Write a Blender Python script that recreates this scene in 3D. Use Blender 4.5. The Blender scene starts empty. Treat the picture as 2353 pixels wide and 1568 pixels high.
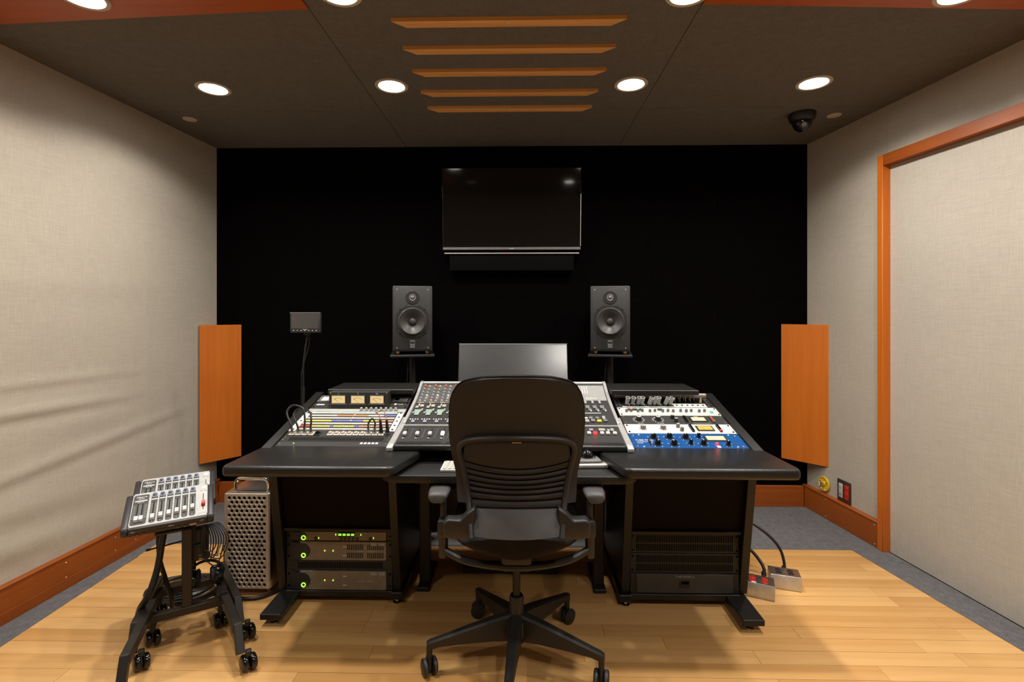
import bpy, bmesh, math, random
from mathutils import Matrix, Vector
random.seed(7)
R = math.radians
scene = bpy.context.scene
COL = scene.collection

# ---------------------------------------------------------------- camera
THETA = R(1.16)
cam_d = bpy.data.cameras.new('camera')
cam = bpy.data.objects.new('camera', cam_d)
COL.objects.link(cam)
cam.location = (0.075, 0.0, 1.32)
cam.rotation_euler = (R(90), 0, THETA)
cam_d.sensor_fit = 'HORIZONTAL'
cam_d.sensor_width = 36.0
cam_d.lens = 1160.0 / 2353.0 * 36.0
cam_d.shift_y = -69.0 / 2353.0
cam_d.clip_start = 0.02
scene.camera = cam

# ---------------------------------------------------------------- world, exposure
world = bpy.data.worlds.new('world')
scene.world = world
world.use_nodes = True
world.node_tree.nodes['Background'].inputs[0].default_value = (0.02, 0.02, 0.02, 1)
world.node_tree.nodes['Background'].inputs[1].default_value = 0.0
vs = scene.view_settings
vs.view_transform = 'Standard'
vs.look = 'None'
vs.gamma = 1.0
vs.exposure = 0.0
vs.use_curve_mapping = False
LAMP_POWER = 75.0
LAMP_COLOR = (1.0, 0.945, 0.865)

def S(x, d):
    """surveyed position: metres to the side of and in front of the tripod -> room x, y"""
    return (x * math.cos(THETA) - d * math.sin(THETA) + 0.075, x * math.sin(THETA) + d * math.cos(THETA))

# ---------------------------------------------------------------- materials
def new_mat(name):
    m = bpy.data.materials.new(name)
    m.use_nodes = True
    nt = m.node_tree
    return m, nt, nt.nodes['Principled BSDF']

def setp(b, color=None, rough=None, metal=None, spec=None):
    if color is not None: b.inputs['Base Color'].default_value = (*color, 1)
    if rough is not None: b.inputs['Roughness'].default_value = rough
    if metal is not None: b.inputs['Metallic'].default_value = metal
    if spec is not None: b.inputs['Specular IOR Level'].default_value = spec

def coords(nt, scale=(1, 1, 1), rot=(0, 0, 0)):
    tc = nt.nodes.new('ShaderNodeTexCoord')
    mp = nt.nodes.new('ShaderNodeMapping')
    mp.inputs['Scale'].default_value = scale
    mp.inputs['Rotation'].default_value = rot
    nt.links.new(tc.outputs['Object'], mp.inputs['Vector'])
    return mp.outputs['Vector']

def noise(nt, vec, scale, detail=3, rough=0.55):
    n = nt.nodes.new('ShaderNodeTexNoise')
    n.inputs['Scale'].default_value = scale
    n.inputs['Detail'].default_value = detail
    n.inputs['Roughness'].default_value = rough
    nt.links.new(vec, n.inputs['Vector'])
    return n.outputs['Fac']

def ramp(nt, fac, stops):
    r = nt.nodes.new('ShaderNodeValToRGB')
    el = r.color_ramp.elements
    while len(el) < len(stops): el.new(0.5)
    for e, (p, c) in zip(el, stops):
        e.position = p; e.color = (*c, 1)
    nt.links.new(fac, r.inputs['Fac'])
    return r.outputs['Color']

def bump(nt, b, fac, strength, dist, prev=None):
    bn = nt.nodes.new('ShaderNodeBump')
    bn.inputs['Strength'].default_value = strength
    bn.inputs['Distance'].default_value = dist
    nt.links.new(fac, bn.inputs['Height'])
    if prev is not None: nt.links.new(prev, bn.inputs['Normal'])
    nt.links.new(bn.outputs['Normal'], b.inputs['Normal'])
    return bn.outputs['Normal']

def mathn(nt, op, a, b):
    n = nt.nodes.new('ShaderNodeMath'); n.operation = op
    for i, v in enumerate((a, b)):
        if isinstance(v, (int, float)): n.inputs[i].default_value = v
        else: nt.links.new(v, n.inputs[i])
    return n.outputs[0]

def scaled(c, k): return tuple(min(1.0, v * k) for v in c)

def plain(name, color, rough=0.5, metal=0.0, spec=0.5, grain=0.0, gscale=400):
    m, nt, b = new_mat(name)
    setp(b, color, rough, metal, spec)
    v = coords(nt)
    f = noise(nt, v, 30, 2)
    c = ramp(nt, f, [(0.3, scaled(color, 0.9)), (0.7, scaled(color, 1.08))])
    nt.links.new(c, b.inputs['Base Color'])
    if grain:
        bump(nt, b, noise(nt, v, gscale, 2), grain, 0.002)
    return m

def emit(name, color, strength):
    m, nt, b = new_mat(name)
    setp(b, color, 0.4)
    b.inputs['Emission Color'].default_value = (*color, 1)
    b.inputs['Emission Strength'].default_value = strength
    return m

def fabric(name, color, weave=260, wrinkle=0.0, axis=(1, 1, 1), var=0.09):
    m, nt, b = new_mat(name)
    setp(b, color, 0.95, 0, 0.15)
    v1 = coords(nt, (weave, weave, weave * 0.06))
    v2 = coords(nt, (weave * 0.06, weave * 0.06, weave))
    a = noise(nt, v1, 1, 2)
    c = noise(nt, v2, 1, 2)
    mix = mathn(nt, 'MULTIPLY', mathn(nt, 'ADD', a, c), 0.5)
    blot = noise(nt, coords(nt), 2.2, 3)
    tot = mathn(nt, 'ADD', mathn(nt, 'MULTIPLY', mix, 0.8), mathn(nt, 'MULTIPLY', blot, 0.2))
    col = ramp(nt, tot, [(0.34, scaled(color, 1 - var * 1.3)), (0.66, scaled(color, 1 + var))])
    nt.links.new(col, b.inputs['Base Color'])
    n1 = bump(nt, b, mix, 0.25, 0.002)
    return m

def wood(name, c_dark, c_light, grain_axis='x', scale=1.0, rough=0.42, spec=0.4, ring=0.0):
    m, nt, b = new_mat(name)
    setp(b, c_light, rough, 0, spec)
    k = {'x': (1.2, 22, 22), 'y': (22, 1.2, 22), 'z': (22, 22, 1.2)}[grain_axis]
    v = coords(nt, tuple(q * scale for q in k))
    f = noise(nt, v, 2.0, 5, 0.6)
    k2 = tuple(q * 0.25 * scale for q in k)
    f2 = noise(nt, coords(nt, k2), 1.4, 2)
    info = nt.nodes.new('ShaderNodeObjectInfo')
    t = mathn(nt, 'ADD', mathn(nt, 'MULTIPLY', f, 0.55), mathn(nt, 'MULTIPLY', f2, 0.45))
    if ring: t = mathn(nt, 'ADD', t, mathn(nt, 'MULTIPLY', mathn(nt, 'SUBTRACT', info.outputs['Random'], 0.5), ring))
    col = ramp(nt, t, [(0.3, c_dark), (0.7, c_light)])
    nt.links.new(col, b.inputs['Base Color'])
    bump(nt, b, f, 0.06, 0.001)
    return m

def speckle(name, c0, c1, scale, rough=0.95, bmp=0.4, spec=0.1):
    m, nt, b = new_mat(name)
    setp(b, c0, rough, 0, spec)
    v = coords(nt)
    f = noise(nt, v, scale, 3, 0.7)
    f2 = noise(nt, v, scale * 0.12, 2)
    t = mathn(nt, 'ADD', mathn(nt, 'MULTIPLY', f, 0.75), mathn(nt, 'MULTIPLY', f2, 0.25))
    nt.links.new(ramp(nt, t, [(0.35, c0), (0.65, c1)]), b.inputs['Base Color'])
    bump(nt, b, f, bmp, 0.004)
    return m

M = {}
M['beige'] = fabric('beige_linen', (0.465, 0.420, 0.350), 230)
M['beige_door'] = fabric('pale_linen', (0.47, 0.430, 0.370), 230)
M['ceiling'] = speckle('ceiling_cloth', (0.115, 0.103, 0.090), (0.165, 0.150, 0.132), 220, 0.95, 0.2)
M['black_wall'] = speckle('black_wall_cloth', (0.0016, 0.0012, 0.0013), (0.0028, 0.0021, 0.0022), 240, 1.0, 0.2, 0.02)
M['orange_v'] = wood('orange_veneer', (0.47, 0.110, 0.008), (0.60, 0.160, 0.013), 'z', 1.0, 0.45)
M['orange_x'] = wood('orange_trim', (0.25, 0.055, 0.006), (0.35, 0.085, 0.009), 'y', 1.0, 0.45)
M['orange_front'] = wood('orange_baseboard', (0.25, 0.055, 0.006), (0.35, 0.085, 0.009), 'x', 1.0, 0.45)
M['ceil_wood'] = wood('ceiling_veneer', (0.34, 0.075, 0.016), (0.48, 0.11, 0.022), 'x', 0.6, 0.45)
M['slat'] = wood('slat_oak', (0.52, 0.235, 0.065), (0.78, 0.41, 0.14), 'x', 1.2, 0.5, ring=0.15)
M['plank'] = wood('maple_plank', (0.55, 0.290, 0.095), (0.71, 0.420, 0.165), 'x', 0.8, 0.30, 0.45, ring=0.42)
M['carpet'] = speckle('grey_carpet', (0.085, 0.084, 0.088), (0.19, 0.186, 0.192), 260)
M['desk_black'] = plain('desk_black_vinyl', (0.007, 0.0066, 0.0062), 0.45, 0, 0.45, 0.15, 500)
M['desk_pad'] = plain('desk_pad_leather', (0.011, 0.0108, 0.0105), 0.34, 0, 0.5, 0.2, 380)
M['desk_wood'] = wood('desk_dark_laminate', (0.0035, 0.0016, 0.0012), (0.0065, 0.0032, 0.0024), 'z', 1, 0.65, 0.1)
M['rail'] = plain('rail_black', (0.014, 0.0135, 0.013), 0.5, 0.2)
M['black'] = plain('matte_black_plastic', (0.012, 0.012, 0.012), 0.5)
M['black_gloss'] = plain('gloss_black', (0.006, 0.006, 0.006), 0.14)
M['screen'] = plain('dark_glass', (0.004, 0.004, 0.004), 0.06, 0, 0.5)
M['screen_matte'] = plain('matte_display', (0.022, 0.024, 0.028), 0.55, 0, 0.4)
M['screen_matte'].node_tree.nodes['Principled BSDF'].inputs['Coat Weight'].default_value = 1.0
M['screen_matte'].node_tree.nodes['Principled BSDF'].inputs['Coat Roughness'].default_value = 0.23
M['screen_matte'].node_tree.nodes['Principled BSDF'].inputs['Coat IOR'].default_value = 2.1
M['panel_master'] = plain('console_master_panel', (0.30, 0.295, 0.285), 0.5, 0.2)
M['alu_body'] = plain('tower_housing', (0.55, 0.50, 0.43), 0.30, 1.0)
M['rubber'] = plain('black_rubber', (0.010, 0.010, 0.010), 0.7)
M['cable'] = plain('cable_black', (0.009, 0.009, 0.009), 0.38)
M['chair'] = plain('chair_charcoal', (0.014, 0.0105, 0.0075), 0.6, 0, 0.4, 0.15, 600)
M['chair_fabric'] = plain('chair_cloth', (0.020, 0.017, 0.015), 0.9, 0, 0.2, 0.4, 900)
M['chair_frame'] = plain('chair_plastic', (0.013, 0.0115, 0.0105), 0.45, 0, 0.5, 0.1, 500)
M['chair_grey'] = plain('chair_grey_and_toplit', (0.060, 0.058, 0.057), 0.5, 0, 0.4)  # grey; for lower plate and arm pads it includes light from above
M['alu'] = plain('aluminium', (0.60, 0.54, 0.46), 0.40, 0.45)
M['alu_soft'] = plain('satin_silver', (0.60, 0.58, 0.55), 0.45, 0.6)
M['chrome'] = plain('chrome', (0.75, 0.70, 0.62), 0.12, 1.0)
M['brass'] = plain('brass', (0.70, 0.40, 0.12), 0.25, 1.0)
M['steel'] = plain('brushed_steel', (0.50, 0.48, 0.42), 0.35, 1.0)
M['silver_trim'] = plain('silver_trim', (0.44, 0.435, 0.43), 0.35, 0.35)
M['panel_dark'] = plain('console_dark_panel', (0.022, 0.022, 0.021), 0.5)
M['panel_grey'] = plain('console_grey_panel', (0.085, 0.08, 0.075), 0.5, 0.2)
M['white'] = plain('white_plastic', (0.66, 0.645, 0.61), 0.45)
M['white_soft'] = plain('white_enamel', (0.52, 0.515, 0.48), 0.4)
M['cream'] = plain('cream_enamel', (0.60, 0.58, 0.52), 0.4)
M['blue'] = plain('blue_enamel', (0.002, 0.058, 0.215), 0.35)
M['grey_knob'] = plain('grey_knob', (0.30, 0.31, 0.31), 0.5)
M['grey_mid'] = plain('grey_mid', (0.16, 0.16, 0.16), 0.5)
M['green_knob'] = plain('green_grey_knob', (0.24, 0.30, 0.26), 0.5)
M['blue_knob'] = plain('blue_grey_knob', (0.25, 0.29, 0.38), 0.5)
M['red_knob'] = plain('red_knob', (0.55, 0.16, 0.12), 0.5)
M['tan_knob'] = plain('tan_knob', (0.45, 0.35, 0.28), 0.5)
M['teal'] = plain('teal_cap', (0.06, 0.38, 0.36), 0.4)
M['red'] = plain('red_plastic', (0.62, 0.03, 0.02), 0.4)
M['yellow'] = plain('yellow_plastic', (0.78, 0.52, 0.03), 0.4)
M['yellow_strip'] = plain('yellow_strip', (0.70, 0.55, 0.08), 0.5)
M['blue_strip'] = plain('blue_strip', (0.14, 0.17, 0.45), 0.5)
M['orange_strip'] = plain('orange_strip', (0.62, 0.24, 0.12), 0.5)
M['speaker'] = plain('speaker_grey', (0.030, 0.031, 0.031), 0.5, 0, 0.45, 0.1, 700)
M['speaker_plate'] = plain('speaker_flange', (0.020, 0.020, 0.020), 0.45)
M['cone'] = plain('speaker_cone', (0.042, 0.040, 0.036), 0.42)
M['surround'] = plain('cone_surround', (0.06, 0.06, 0.06), 0.3)
M['meter'] = emit('lit_meter_face', (0.72, 0.56, 0.28), 0.35)
M['meter_amber'] = emit('amber_meter_face', (0.55, 0.32, 0.06), 0.18)
M['led_green'] = emit('green_led', (0.35, 1.0, 0.05), 2.2)
M['led_red'] = emit('red_led', (1.0, 0.02, 0.02), 2.5)
M['led_white'] = emit('lit_white_button', (1.0, 0.95, 0.90), 0.8)
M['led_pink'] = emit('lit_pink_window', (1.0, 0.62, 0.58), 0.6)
M['lens'] = emit('lamp_lens', (1.0, 0.96, 0.88), 40.0)
M['lens_dim'] = emit('dim_lamp_lens', (1.0, 0.9, 0.6), 0.8)
M['amp'] = plain('amp_taupe', (0.21, 0.175, 0.125), 0.5, 0.2)
M['amp_dark'] = plain('amp_dark', (0.018, 0.017, 0.016), 0.45)
M['rack_black'] = plain('rack_black_steel', (0.018, 0.016, 0.012), 0.5, 0.2)
M['slot'] = plain('slot_black', (0.002, 0.002, 0.002), 0.9, 0, 0.1)
M['text_white'] = plain('print_white', (0.70, 0.70, 0.68), 0.6)
M['text_grey'] = plain('print_grey', (0.30, 0.29, 0.27), 0.6)
M['gold'] = plain('gold_print', (0.55, 0.33, 0.13), 0.5)
M['mixer_body'] = plain('mixer_shell', (0.018, 0.016, 0.018), 0.4)
M['mixer_face'] = plain('mixer_face', (0.43, 0.43, 0.42), 0.4, 0.1)
M['mixer_dark'] = plain('mixer_strip', (0.035, 0.037, 0.035), 0.5)
M['stand'] = plain('stand_black_steel', (0.020, 0.017, 0.014), 0.42, 0.3)
M['outlet_plate'] = plain('bronze_plate', (0.065, 0.045, 0.032), 0.45, 0.3)
M['cam_dome'] = plain('smoked_dome', (0.008, 0.008, 0.009), 0.08)
M['vent_white'] = plain('beige_cap', (0.50, 0.43, 0.33), 0.6)
M['dark_red'] = plain('red_cable', (0.30, 0.08, 0.05), 0.5)

# ---------------------------------------------------------------- mesh helpers
class MB:
    def __init__(self):
        self.bm = bmesh.new()
    def add(self, vs, fs, T=None):
        bv = [self.bm.verts.new(T @ Vector(v) if T is not None else v) for v in vs]
        for f in fs:
            try: self.bm.faces.new([bv[i] for i in f])
            except ValueError: pass
        return self
    def merge(self, tb, T=None):
        tb.verts.ensure_lookup_table()
        tb.verts.index_update()
        self.add([v.co.copy() for v in tb.verts], [[v.index for v in f.verts] for f in tb.faces], T)
        tb.free()
        return self
    def box(self, lo, hi, bev=0.0, seg=2, T=None):
        tb = bmesh.new()
        bmesh.ops.create_cube(tb, size=1.0)
        s = [hi[i] - lo[i] for i in range(3)]
        c = [(hi[i] + lo[i]) / 2 for i in range(3)]
        for v in tb.verts:
            v.co = Vector((v.co.x * s[0] + c[0], v.co.y * s[1] + c[1], v.co.z * s[2] + c[2]))
        if bev:
            bmesh.ops.bevel(tb, geom=list(tb.edges), offset=min(bev, min(s) * 0.49), segments=seg, affect='EDGES', profile=0.5)
        return self.merge(tb, T)
    def prism(self, poly, a0, a1, axis='z', bev=0.0, seg=2, T=None):
        """polygon in the two other axes, extruded along axis"""
        def P(u, v, w):
            return {'z': (u, v, w), 'x': (w, u, v), 'y': (u, w, v)}[axis]
        n = len(poly)
        tb = bmesh.new()
        lo = [tb.verts.new(P(u, v, a0)) for u, v in poly]
        hi = [tb.verts.new(P(u, v, a1)) for u, v in poly]
        tb.faces.new(lo[::-1]); tb.faces.new(hi)
        for i in range(n):
            j = (i + 1) % n
            tb.faces.new((lo[i], lo[j], hi[j], hi[i]))
        bmesh.ops.recalc_face_normals(tb, faces=tb.faces)
        if bev:
            bmesh.ops.bevel(tb, geom=list(tb.edges), offset=bev, segments=seg, affect='EDGES', profile=0.5, clamp_overlap=True)
        return self.merge(tb, T)
    def lathe(self, prof, n=20, T=None):
        """(r, z) profile turned about z"""
        vs, fs, rows = [], [], []
        for r, z in prof:
            if r < 1e-6:
                rows.append([len(vs)]); vs.append((0, 0, z))
            else:
                rows.append(list(range(len(vs), len(vs) + n)))
                for k in range(n):
                    a = 2 * math.pi * k / n
                    vs.append((r * math.cos(a), r * math.sin(a), z))
        for A, B in zip(rows, rows[1:]):
            for k in range(n):
                k2 = (k + 1) % n
                if len(A) == 1 and len(B) == 1: continue
                if len(A) == 1: fs.append((A[0], B[k2], B[k]))
                elif len(B) == 1: fs.append((A[k], A[k2], B[0]))
                else: fs.append((A[k], A[k2], B[k2], B[k]))
        return self.add(vs, fs, T)
    def cyl(self, p0, p1, r0, r1=None, n=14, T=None):
        p0, p1 = Vector(p0), Vector(p1)
        r1 = r0 if r1 is None else r1
        d = p1 - p0
        Q = Matrix.Translation(p0) @ d.to_track_quat('Z', 'Y').to_matrix().to_4x4()
        if T is not None: Q = T @ Q
        L = d.length
        return self.lathe([(0, 0), (r0, 0), (r1, L), (0, L)], n, Q)
    def tube(self, pts, r, n=8, closed=False, T=None, flat=1.0):
        pts = [Vector(p) for p in pts]
        m = len(pts)
        vs, fs = [], []
        up = Vector((0, 0, 1))
        prev = None
        for i, p in enumerate(pts):
            a = pts[i - 1] if (i > 0 or closed) else p
            b = pts[(i + 1) % m] if (i < m - 1 or closed) else p
            t = (b - a).normalized()
            if prev is None:
                s = t.cross(up)
                if s.length < 0.05: s = t.cross(Vector((1, 0, 0)))
            else:
                s = prev - t * prev.dot(t)
            s.normalize(); prev = s
            w = s.cross(t)
            rr = r[i] if isinstance(r, (list, tuple)) else r
            for k in range(n):
                an = 2 * math.pi * k / n
                vs.append(p + s * (math.cos(an) * rr) + w * (math.sin(an) * rr * flat))
        for i in range(m if closed else m - 1):
            j = (i + 1) % m
            for k in range(n):
                k2 = (k + 1) % n
                fs.append((i * n + k, i * n + k2, j * n + k2, j * n + k))
        if not closed:
            fs.append(list(range(n))[::-1]); fs.append([(m - 1) * n + k for k in range(n)])
        return self.add(vs, fs, T)
    def bar(self, p0, p1, w, h, bev=0.002, T=None):
        """square bar between two points (w across, h up)"""
        p0, p1 = Vector(p0), Vector(p1)
        d = p1 - p0
        x = d.normalized(); up = Vector((0, 0, 1))
        if abs(x.z) > 0.98: up = Vector((0, 1, 0))
        y = up.cross(x).normalized(); z = x.cross(y)
        Q = Matrix((x, y, z)).transposed().to_4x4(); Q.translation = p0
        if T is not None: Q = T @ Q
        return self.box((0, -w / 2, -h / 2), (d.length, w / 2, h / 2), bev, 1, Q)
    def grid(self, rows, T=None, closed=False):
        n = len(rows[0]); vs = [p for r in rows for p in r]; fs = []
        for i in range(len(rows) - 1):
            for k in range(n if closed else n - 1):
                k2 = (k + 1) % n
                fs.append((i * n + k, i * n + k2, (i + 1) * n + k2, (i + 1) * n + k))
        return self.add(vs, fs, T)
    def mesh(self, name, mat, angle=35):
        bmesh.ops.recalc_face_normals(self.bm, faces=self.bm.faces)
        me = bpy.data.meshes.new(name)
        self.bm.to_mesh(me); self.bm.free()
        me.polygons.foreach_set('use_smooth', [True] * len(me.polygons))
        me.set_sharp_from_angle(angle=R(angle))
        me.materials.append(M[mat] if isinstance(mat, str) else mat)
        return me
    def build(self, name, mat, parent=None, loc=None, angle=35):
        return put(name, self.mesh(name, mat, angle), parent, loc)

def put(name, me, parent=None, loc=None, T=None):
    o = bpy.data.objects.new(name, me)
    COL.objects.link(o)
    if parent is not None: o.parent = parent
    if T is not None: o.matrix_local = T
    elif loc is not None: o.location = loc
    return o

def tag(o, label, cat, group=None):
    o['label'] = label; o['category'] = cat
    if group: o['group'] = group
    return o

def struct(o, label=None):
    o['kind'] = 'structure'
    if label: o['label'] = label
    return o

def stuff(o):
    o['kind'] = 'stuff'
    return o

def thing(name, label, cat, loc=(0, 0, 0), rot=(0, 0, 0), group=None):
    o = bpy.data.objects.new(name, None)
    o.empty_display_size = 0.05
    COL.objects.link(o)
    o.location = loc; o.rotation_euler = rot
    return tag(o, label, cat, group)

KIDS = {}
def copy_tree(o, parent=None):
    c = o.copy(); COL.objects.link(c)
    c.parent = parent
    if parent is not None: c.matrix_parent_inverse = o.matrix_parent_inverse.copy()
    for ch in list(o.children):
        copy_tree(ch, c)
    return c

def bx(name, lo, hi, mat, parent=None, bev=0.0, seg=2, T=None):
    return MB().box(lo, hi, bev, seg, T).build(name, mat, parent)

_font_cache = {}
def text(name, s, size, mat, parent, T, depth=0.0004, align='LEFT', shear=0.0):
    cu = bpy.data.curves.new(name, 'FONT')
    cu.body = s; cu.size = size; cu.extrude = depth; cu.align_x = align; cu.align_y = 'BOTTOM_BASELINE'
    cu.shear = shear; cu.resolution_u = 3
    tmp = bpy.data.objects.new(name, cu)
    me = bpy.data.meshes.new_from_object(tmp)
    bpy.data.objects.remove(tmp)
    me.materials.clear(); me.materials.append(M[mat])
    return put(name, me, parent, T=T)

def smooth_path(pts, k=6):
    P = [Vector(p) for p in pts]
    out = []
    for i in range(len(P) - 1):
        a = P[max(i - 1, 0)]; b = P[i]; c = P[i + 1]; d = P[min(i + 2, len(P) - 1)]
        for j in range(k):
            t = j / k
            out.append(0.5 * ((2 * b) + (c - a) * t + (2 * a - 5 * b + 4 * c - d) * t * t + (3 * b - a - 3 * c + d) * t ** 3))
    out.append(P[-1])
    return out

def TX(x=0, y=0, z=0, rx=0, ry=0, rz=0):
    return Matrix.Translation((x, y, z)) @ Matrix.Rotation(R(rz), 4, 'Z') @ Matrix.Rotation(R(ry), 4, 'Y') @ Matrix.Rotation(R(rx), 4, 'X')

# ================================================================ THE ROOM
H = 2.448
YF = 3.457
YB = -2.2
def xl(y): return -2.042 - 0.0612 * (YF - y)
def xr(y): return 2.004 + 0.115 * (YF - y)

# --- floor: maple planks in a carpet border
FY0, FY1 = -1.6, 2.822
def fxl(y): return -1.995 + 0.030 * (2.822 - y) * 0.8
def fxr(y): return 1.893 + 0.150 * (2.822 - y)
fl = MB().prism([(fxl(FY0), FY0), (fxr(FY0), FY0), (fxr(FY1), FY1), (fxl(FY1), FY1)], -0.05, -0.006).build('floor', 'plank')
struct(fl, 'honey maple plank floor under the desk')
PW = 0.0765
PLANKS_FROM = 0.62
y = FY1; row = 0
rest = MB()
while y > FY0 + 0.01:
    y0 = max(y - PW, FY0)
    detailed = y > PLANKS_FROM
    a, b = min(fxl(y), fxl(y0)), max(fxr(y), fxr(y0))
    x = a - random.uniform(0.0, 0.85)
    while x < b:
        L = random.uniform(0.62, 1.05)
        x0, x1 = x, x + L
        x += L
        # clip against the slanted sides
        def cl(q, yy): return min(max(q, fxl(yy)), fxr(yy))
        P = [(cl(x0, y0), y0), (cl(x1, y0), y0), (cl(x1, y), y), (cl(x0, y), y)]
        if P[1][0] - P[0][0] < 0.02 and P[2][0] - P[3][0] < 0.02: continue
        g = 0.0006
        P = [(P[0][0] + g, P[0][1] + g), (P[1][0] - g, P[1][1] + g), (P[2][0] - g, P[2][1] - g), (P[3][0] + g, P[3][1] - g)]
        dz = random.uniform(-0.0003, 0.0003)
        if detailed:
            cx = (P[0][0] + P[1][0]) / 2; cy = (y + y0) / 2
            MB().prism([(u - cx, v - cy) for u, v in P], -0.006, dz).build('plank', 'plank', fl, (cx, cy, 0))
        else:
            rest.prism(P, -0.006, dz)
    y = y0; row += 1
stuff(rest.build('plank_field', 'plank', fl))

cp = MB()
cp.prism([(xl(YF), YF), (fxl(FY1), FY1), (fxr(FY1), FY1), (xr(YF), YF)], -0.05, 0.001)
cp.prism([(xl(YB), YB), (fxl(FY0), FY0), (fxl(FY1), FY1), (xl(YF), YF)], -0.05, 0.001)
cp.prism([(xr(YB), YB), (fxr(FY0), FY0), (fxr(FY1), FY1), (xr(YF), YF)], -0.05, 0.001)
cp.prism([(xl(YB), YB), (xr(YB), YB), (fxr(FY0), FY0), (fxl(FY0), FY0)], -0.05, 0.001)
struct(cp.build('floor_carpet', 'carpet'), 'grey carpet border around the plank floor')

# --- front wall: black cloth panels
wf = MB().box((xl(YF) - 0.15, YF + 0.012, -0.05), (xr(YF) + 0.15, YF + 0.12, H + 0.1)).build('wall_front', 'black_wall')
struct(wf, 'black cloth front wall behind the desk')
zs = [0.0, 0.574, 1.417, 1.836, H]
for i in range(4):
    xs = [xl(YF), -1.36, -0.26, 0.30, 1.40, xr(YF)] if i % 2 else [xl(YF), -1.36, -0.30, 0.95, xr(YF)]
    for j in range(len(xs) - 1):
        MB().box((xs[j] + 0.0006, YF, zs[i] + 0.0006), (xs[j + 1] - 0.0006, YF + 0.013, zs[i + 1] - 0.0006), 0.0008, 1).build('panel', 'black_wall', wf)

# --- side walls
def crease(y, z):
    d = 0.0
    for z0, sl, A, w, ya, yb in ((1.00, -0.02, 0.004, 0.022, 1.3, 2.95), (0.875, -0.03, 0.008, 0.026, 1.4, 2.9), (0.79, -0.05, 0.006, 0.05, 2.2, 2.8), (0.60, 0.10, 0.006, 0.03, 1.5, 3.3), (0.45, -0.06, 0.007, 0.06, 1.2, 2.8), (0.30, -0.10, 0.010, 0.06, 1.3, 2.7), (1.45, 0.02, 0.002, 0.06, 1.3, 3.2)):
        c = z0 + sl * (y - 2.1)
        e = max(0.0, min(1.0, (y - ya) / 0.4)) * max(0.0, min(1.0, (yb - y) / 0.6))
        d += A * e * math.exp(-((z - c) / w) ** 2)
        d -= 0.5 * A * e * math.exp(-((z - c + 1.6 * w) / w) ** 2)
    d += 0.0025 * math.exp(-((y - 2.86) / 0.012) ** 2)
    return d
wl = MB()
ys = [YB, 0.0, 1.0] + [1.0 + i * (YF - 1.0) / 110 for i in range(1, 111)]
zz = [i * H / 150 for i in range(151)]
wl.grid([[(xl(yy) + crease(yy, q), yy, q) for q in zz] for yy in ys])
wl.prism([(xl(YB) - 0.02, YB), (xl(YF) - 0.02, YF), (xl(YF) - 0.15, YF), (xl(YB) - 0.15, YB)], -0.05, H + 0.1)
struct(wl.build('wall_left', 'beige', angle=60), 'wrinkled beige linen wall behind the stands')

DY = 2.800      # near face of door frame post
wr = MB().prism([(xr(YB) + 0.045, YB), (xr(DY) + 0.045, DY + 0.01), (xr(DY + 0.01), DY + 0.01), (xr(YF), YF), (xr(YF) + 0.2, YF), (xr(YB) + 0.25, YB)], -0.05, H + 0.1)
struct(wr.build('wall_right', 'beige'), 'beige linen wall holding the cloth-covered door')
# wall above the door
DZ = 2.115
wa = MB().prism([(xr(YB), YB), (xr(DY), DY + 0.0095), (xr(DY) + 0.06, DY + 0.0095), (xr(YB) + 0.06, YB)], DZ + 0.03, H + 0.05)
struct(wa.build('wall_right_upper', 'beige'), 'beige linen wall strip above the door')
# door leaf
dr = MB().prism([(xr(0.9) + 0.006, 0.9), (xr(DY) + 0.006, DY - 0.001), (xr(DY) + 0.045, DY - 0.001), (xr(0.9) + 0.045, 0.9)], 0.002, DZ)
struct(dr.build('door_1', 'beige_door'), 'tall pale linen covered door in orange frame')
# door frame
def slanted(y0, y1, off0, off1, z0, z1, bev=0.002):
    return MB().prism([(xr(y0) + off0, y0), (xr(y1) + off0, y1), (xr(y1) + off1, y1), (xr(y0) + off1, y0)], z0, z1, bev=bev, seg=1)
struct(slanted(DY, DY + 0.036, -0.036, 0.04, 0.001, DZ + 0.06).build('trim_1', 'orange_v'), 'orange wooden door frame post')
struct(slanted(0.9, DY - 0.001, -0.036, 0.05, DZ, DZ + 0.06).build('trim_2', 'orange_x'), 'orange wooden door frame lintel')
struct(slanted(0.83, 0.899, -0.036, 0.05, 0.001, DZ + 0.06).build('trim_3', 'orange_v'), 'orange wooden door frame post on hinge side')

wb = MB().box((-2.7, YB - 0.12, -0.05), (2.9, YB, H + 0.1)).build('wall_back', 'beige')
struct(wb, 'beige linen wall at the rear of the room')

# --- baseboards, with capping strip and screw heads
def screws(par, pts, nrm):
    me = MB().lathe([(0, 0.002), (0.003, 0.0015), (0.004, 0)], 8).mesh('screw_head', 'alu_soft')
    for p in pts:
        q = Vector(nrm).to_track_quat('Z', 'Y').to_matrix().to_4x4(); q.translation = p
        put('screw_head', me, par, T=q)
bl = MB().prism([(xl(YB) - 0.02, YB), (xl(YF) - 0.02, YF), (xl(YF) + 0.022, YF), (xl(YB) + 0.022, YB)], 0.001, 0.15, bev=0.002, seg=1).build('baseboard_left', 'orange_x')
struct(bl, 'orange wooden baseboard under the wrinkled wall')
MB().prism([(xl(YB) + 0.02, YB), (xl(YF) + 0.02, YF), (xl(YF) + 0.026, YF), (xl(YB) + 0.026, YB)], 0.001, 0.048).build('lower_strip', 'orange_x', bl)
MB().prism([(xl(YB) - 0.02, YB), (xl(YF) - 0.02, YF), (xl(YF) + 0.026, YF), (xl(YB) + 0.026, YB)], 0.1502, 0.160, bev=0.002, seg=1).build('cap_strip', 'orange_x', bl)
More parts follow.
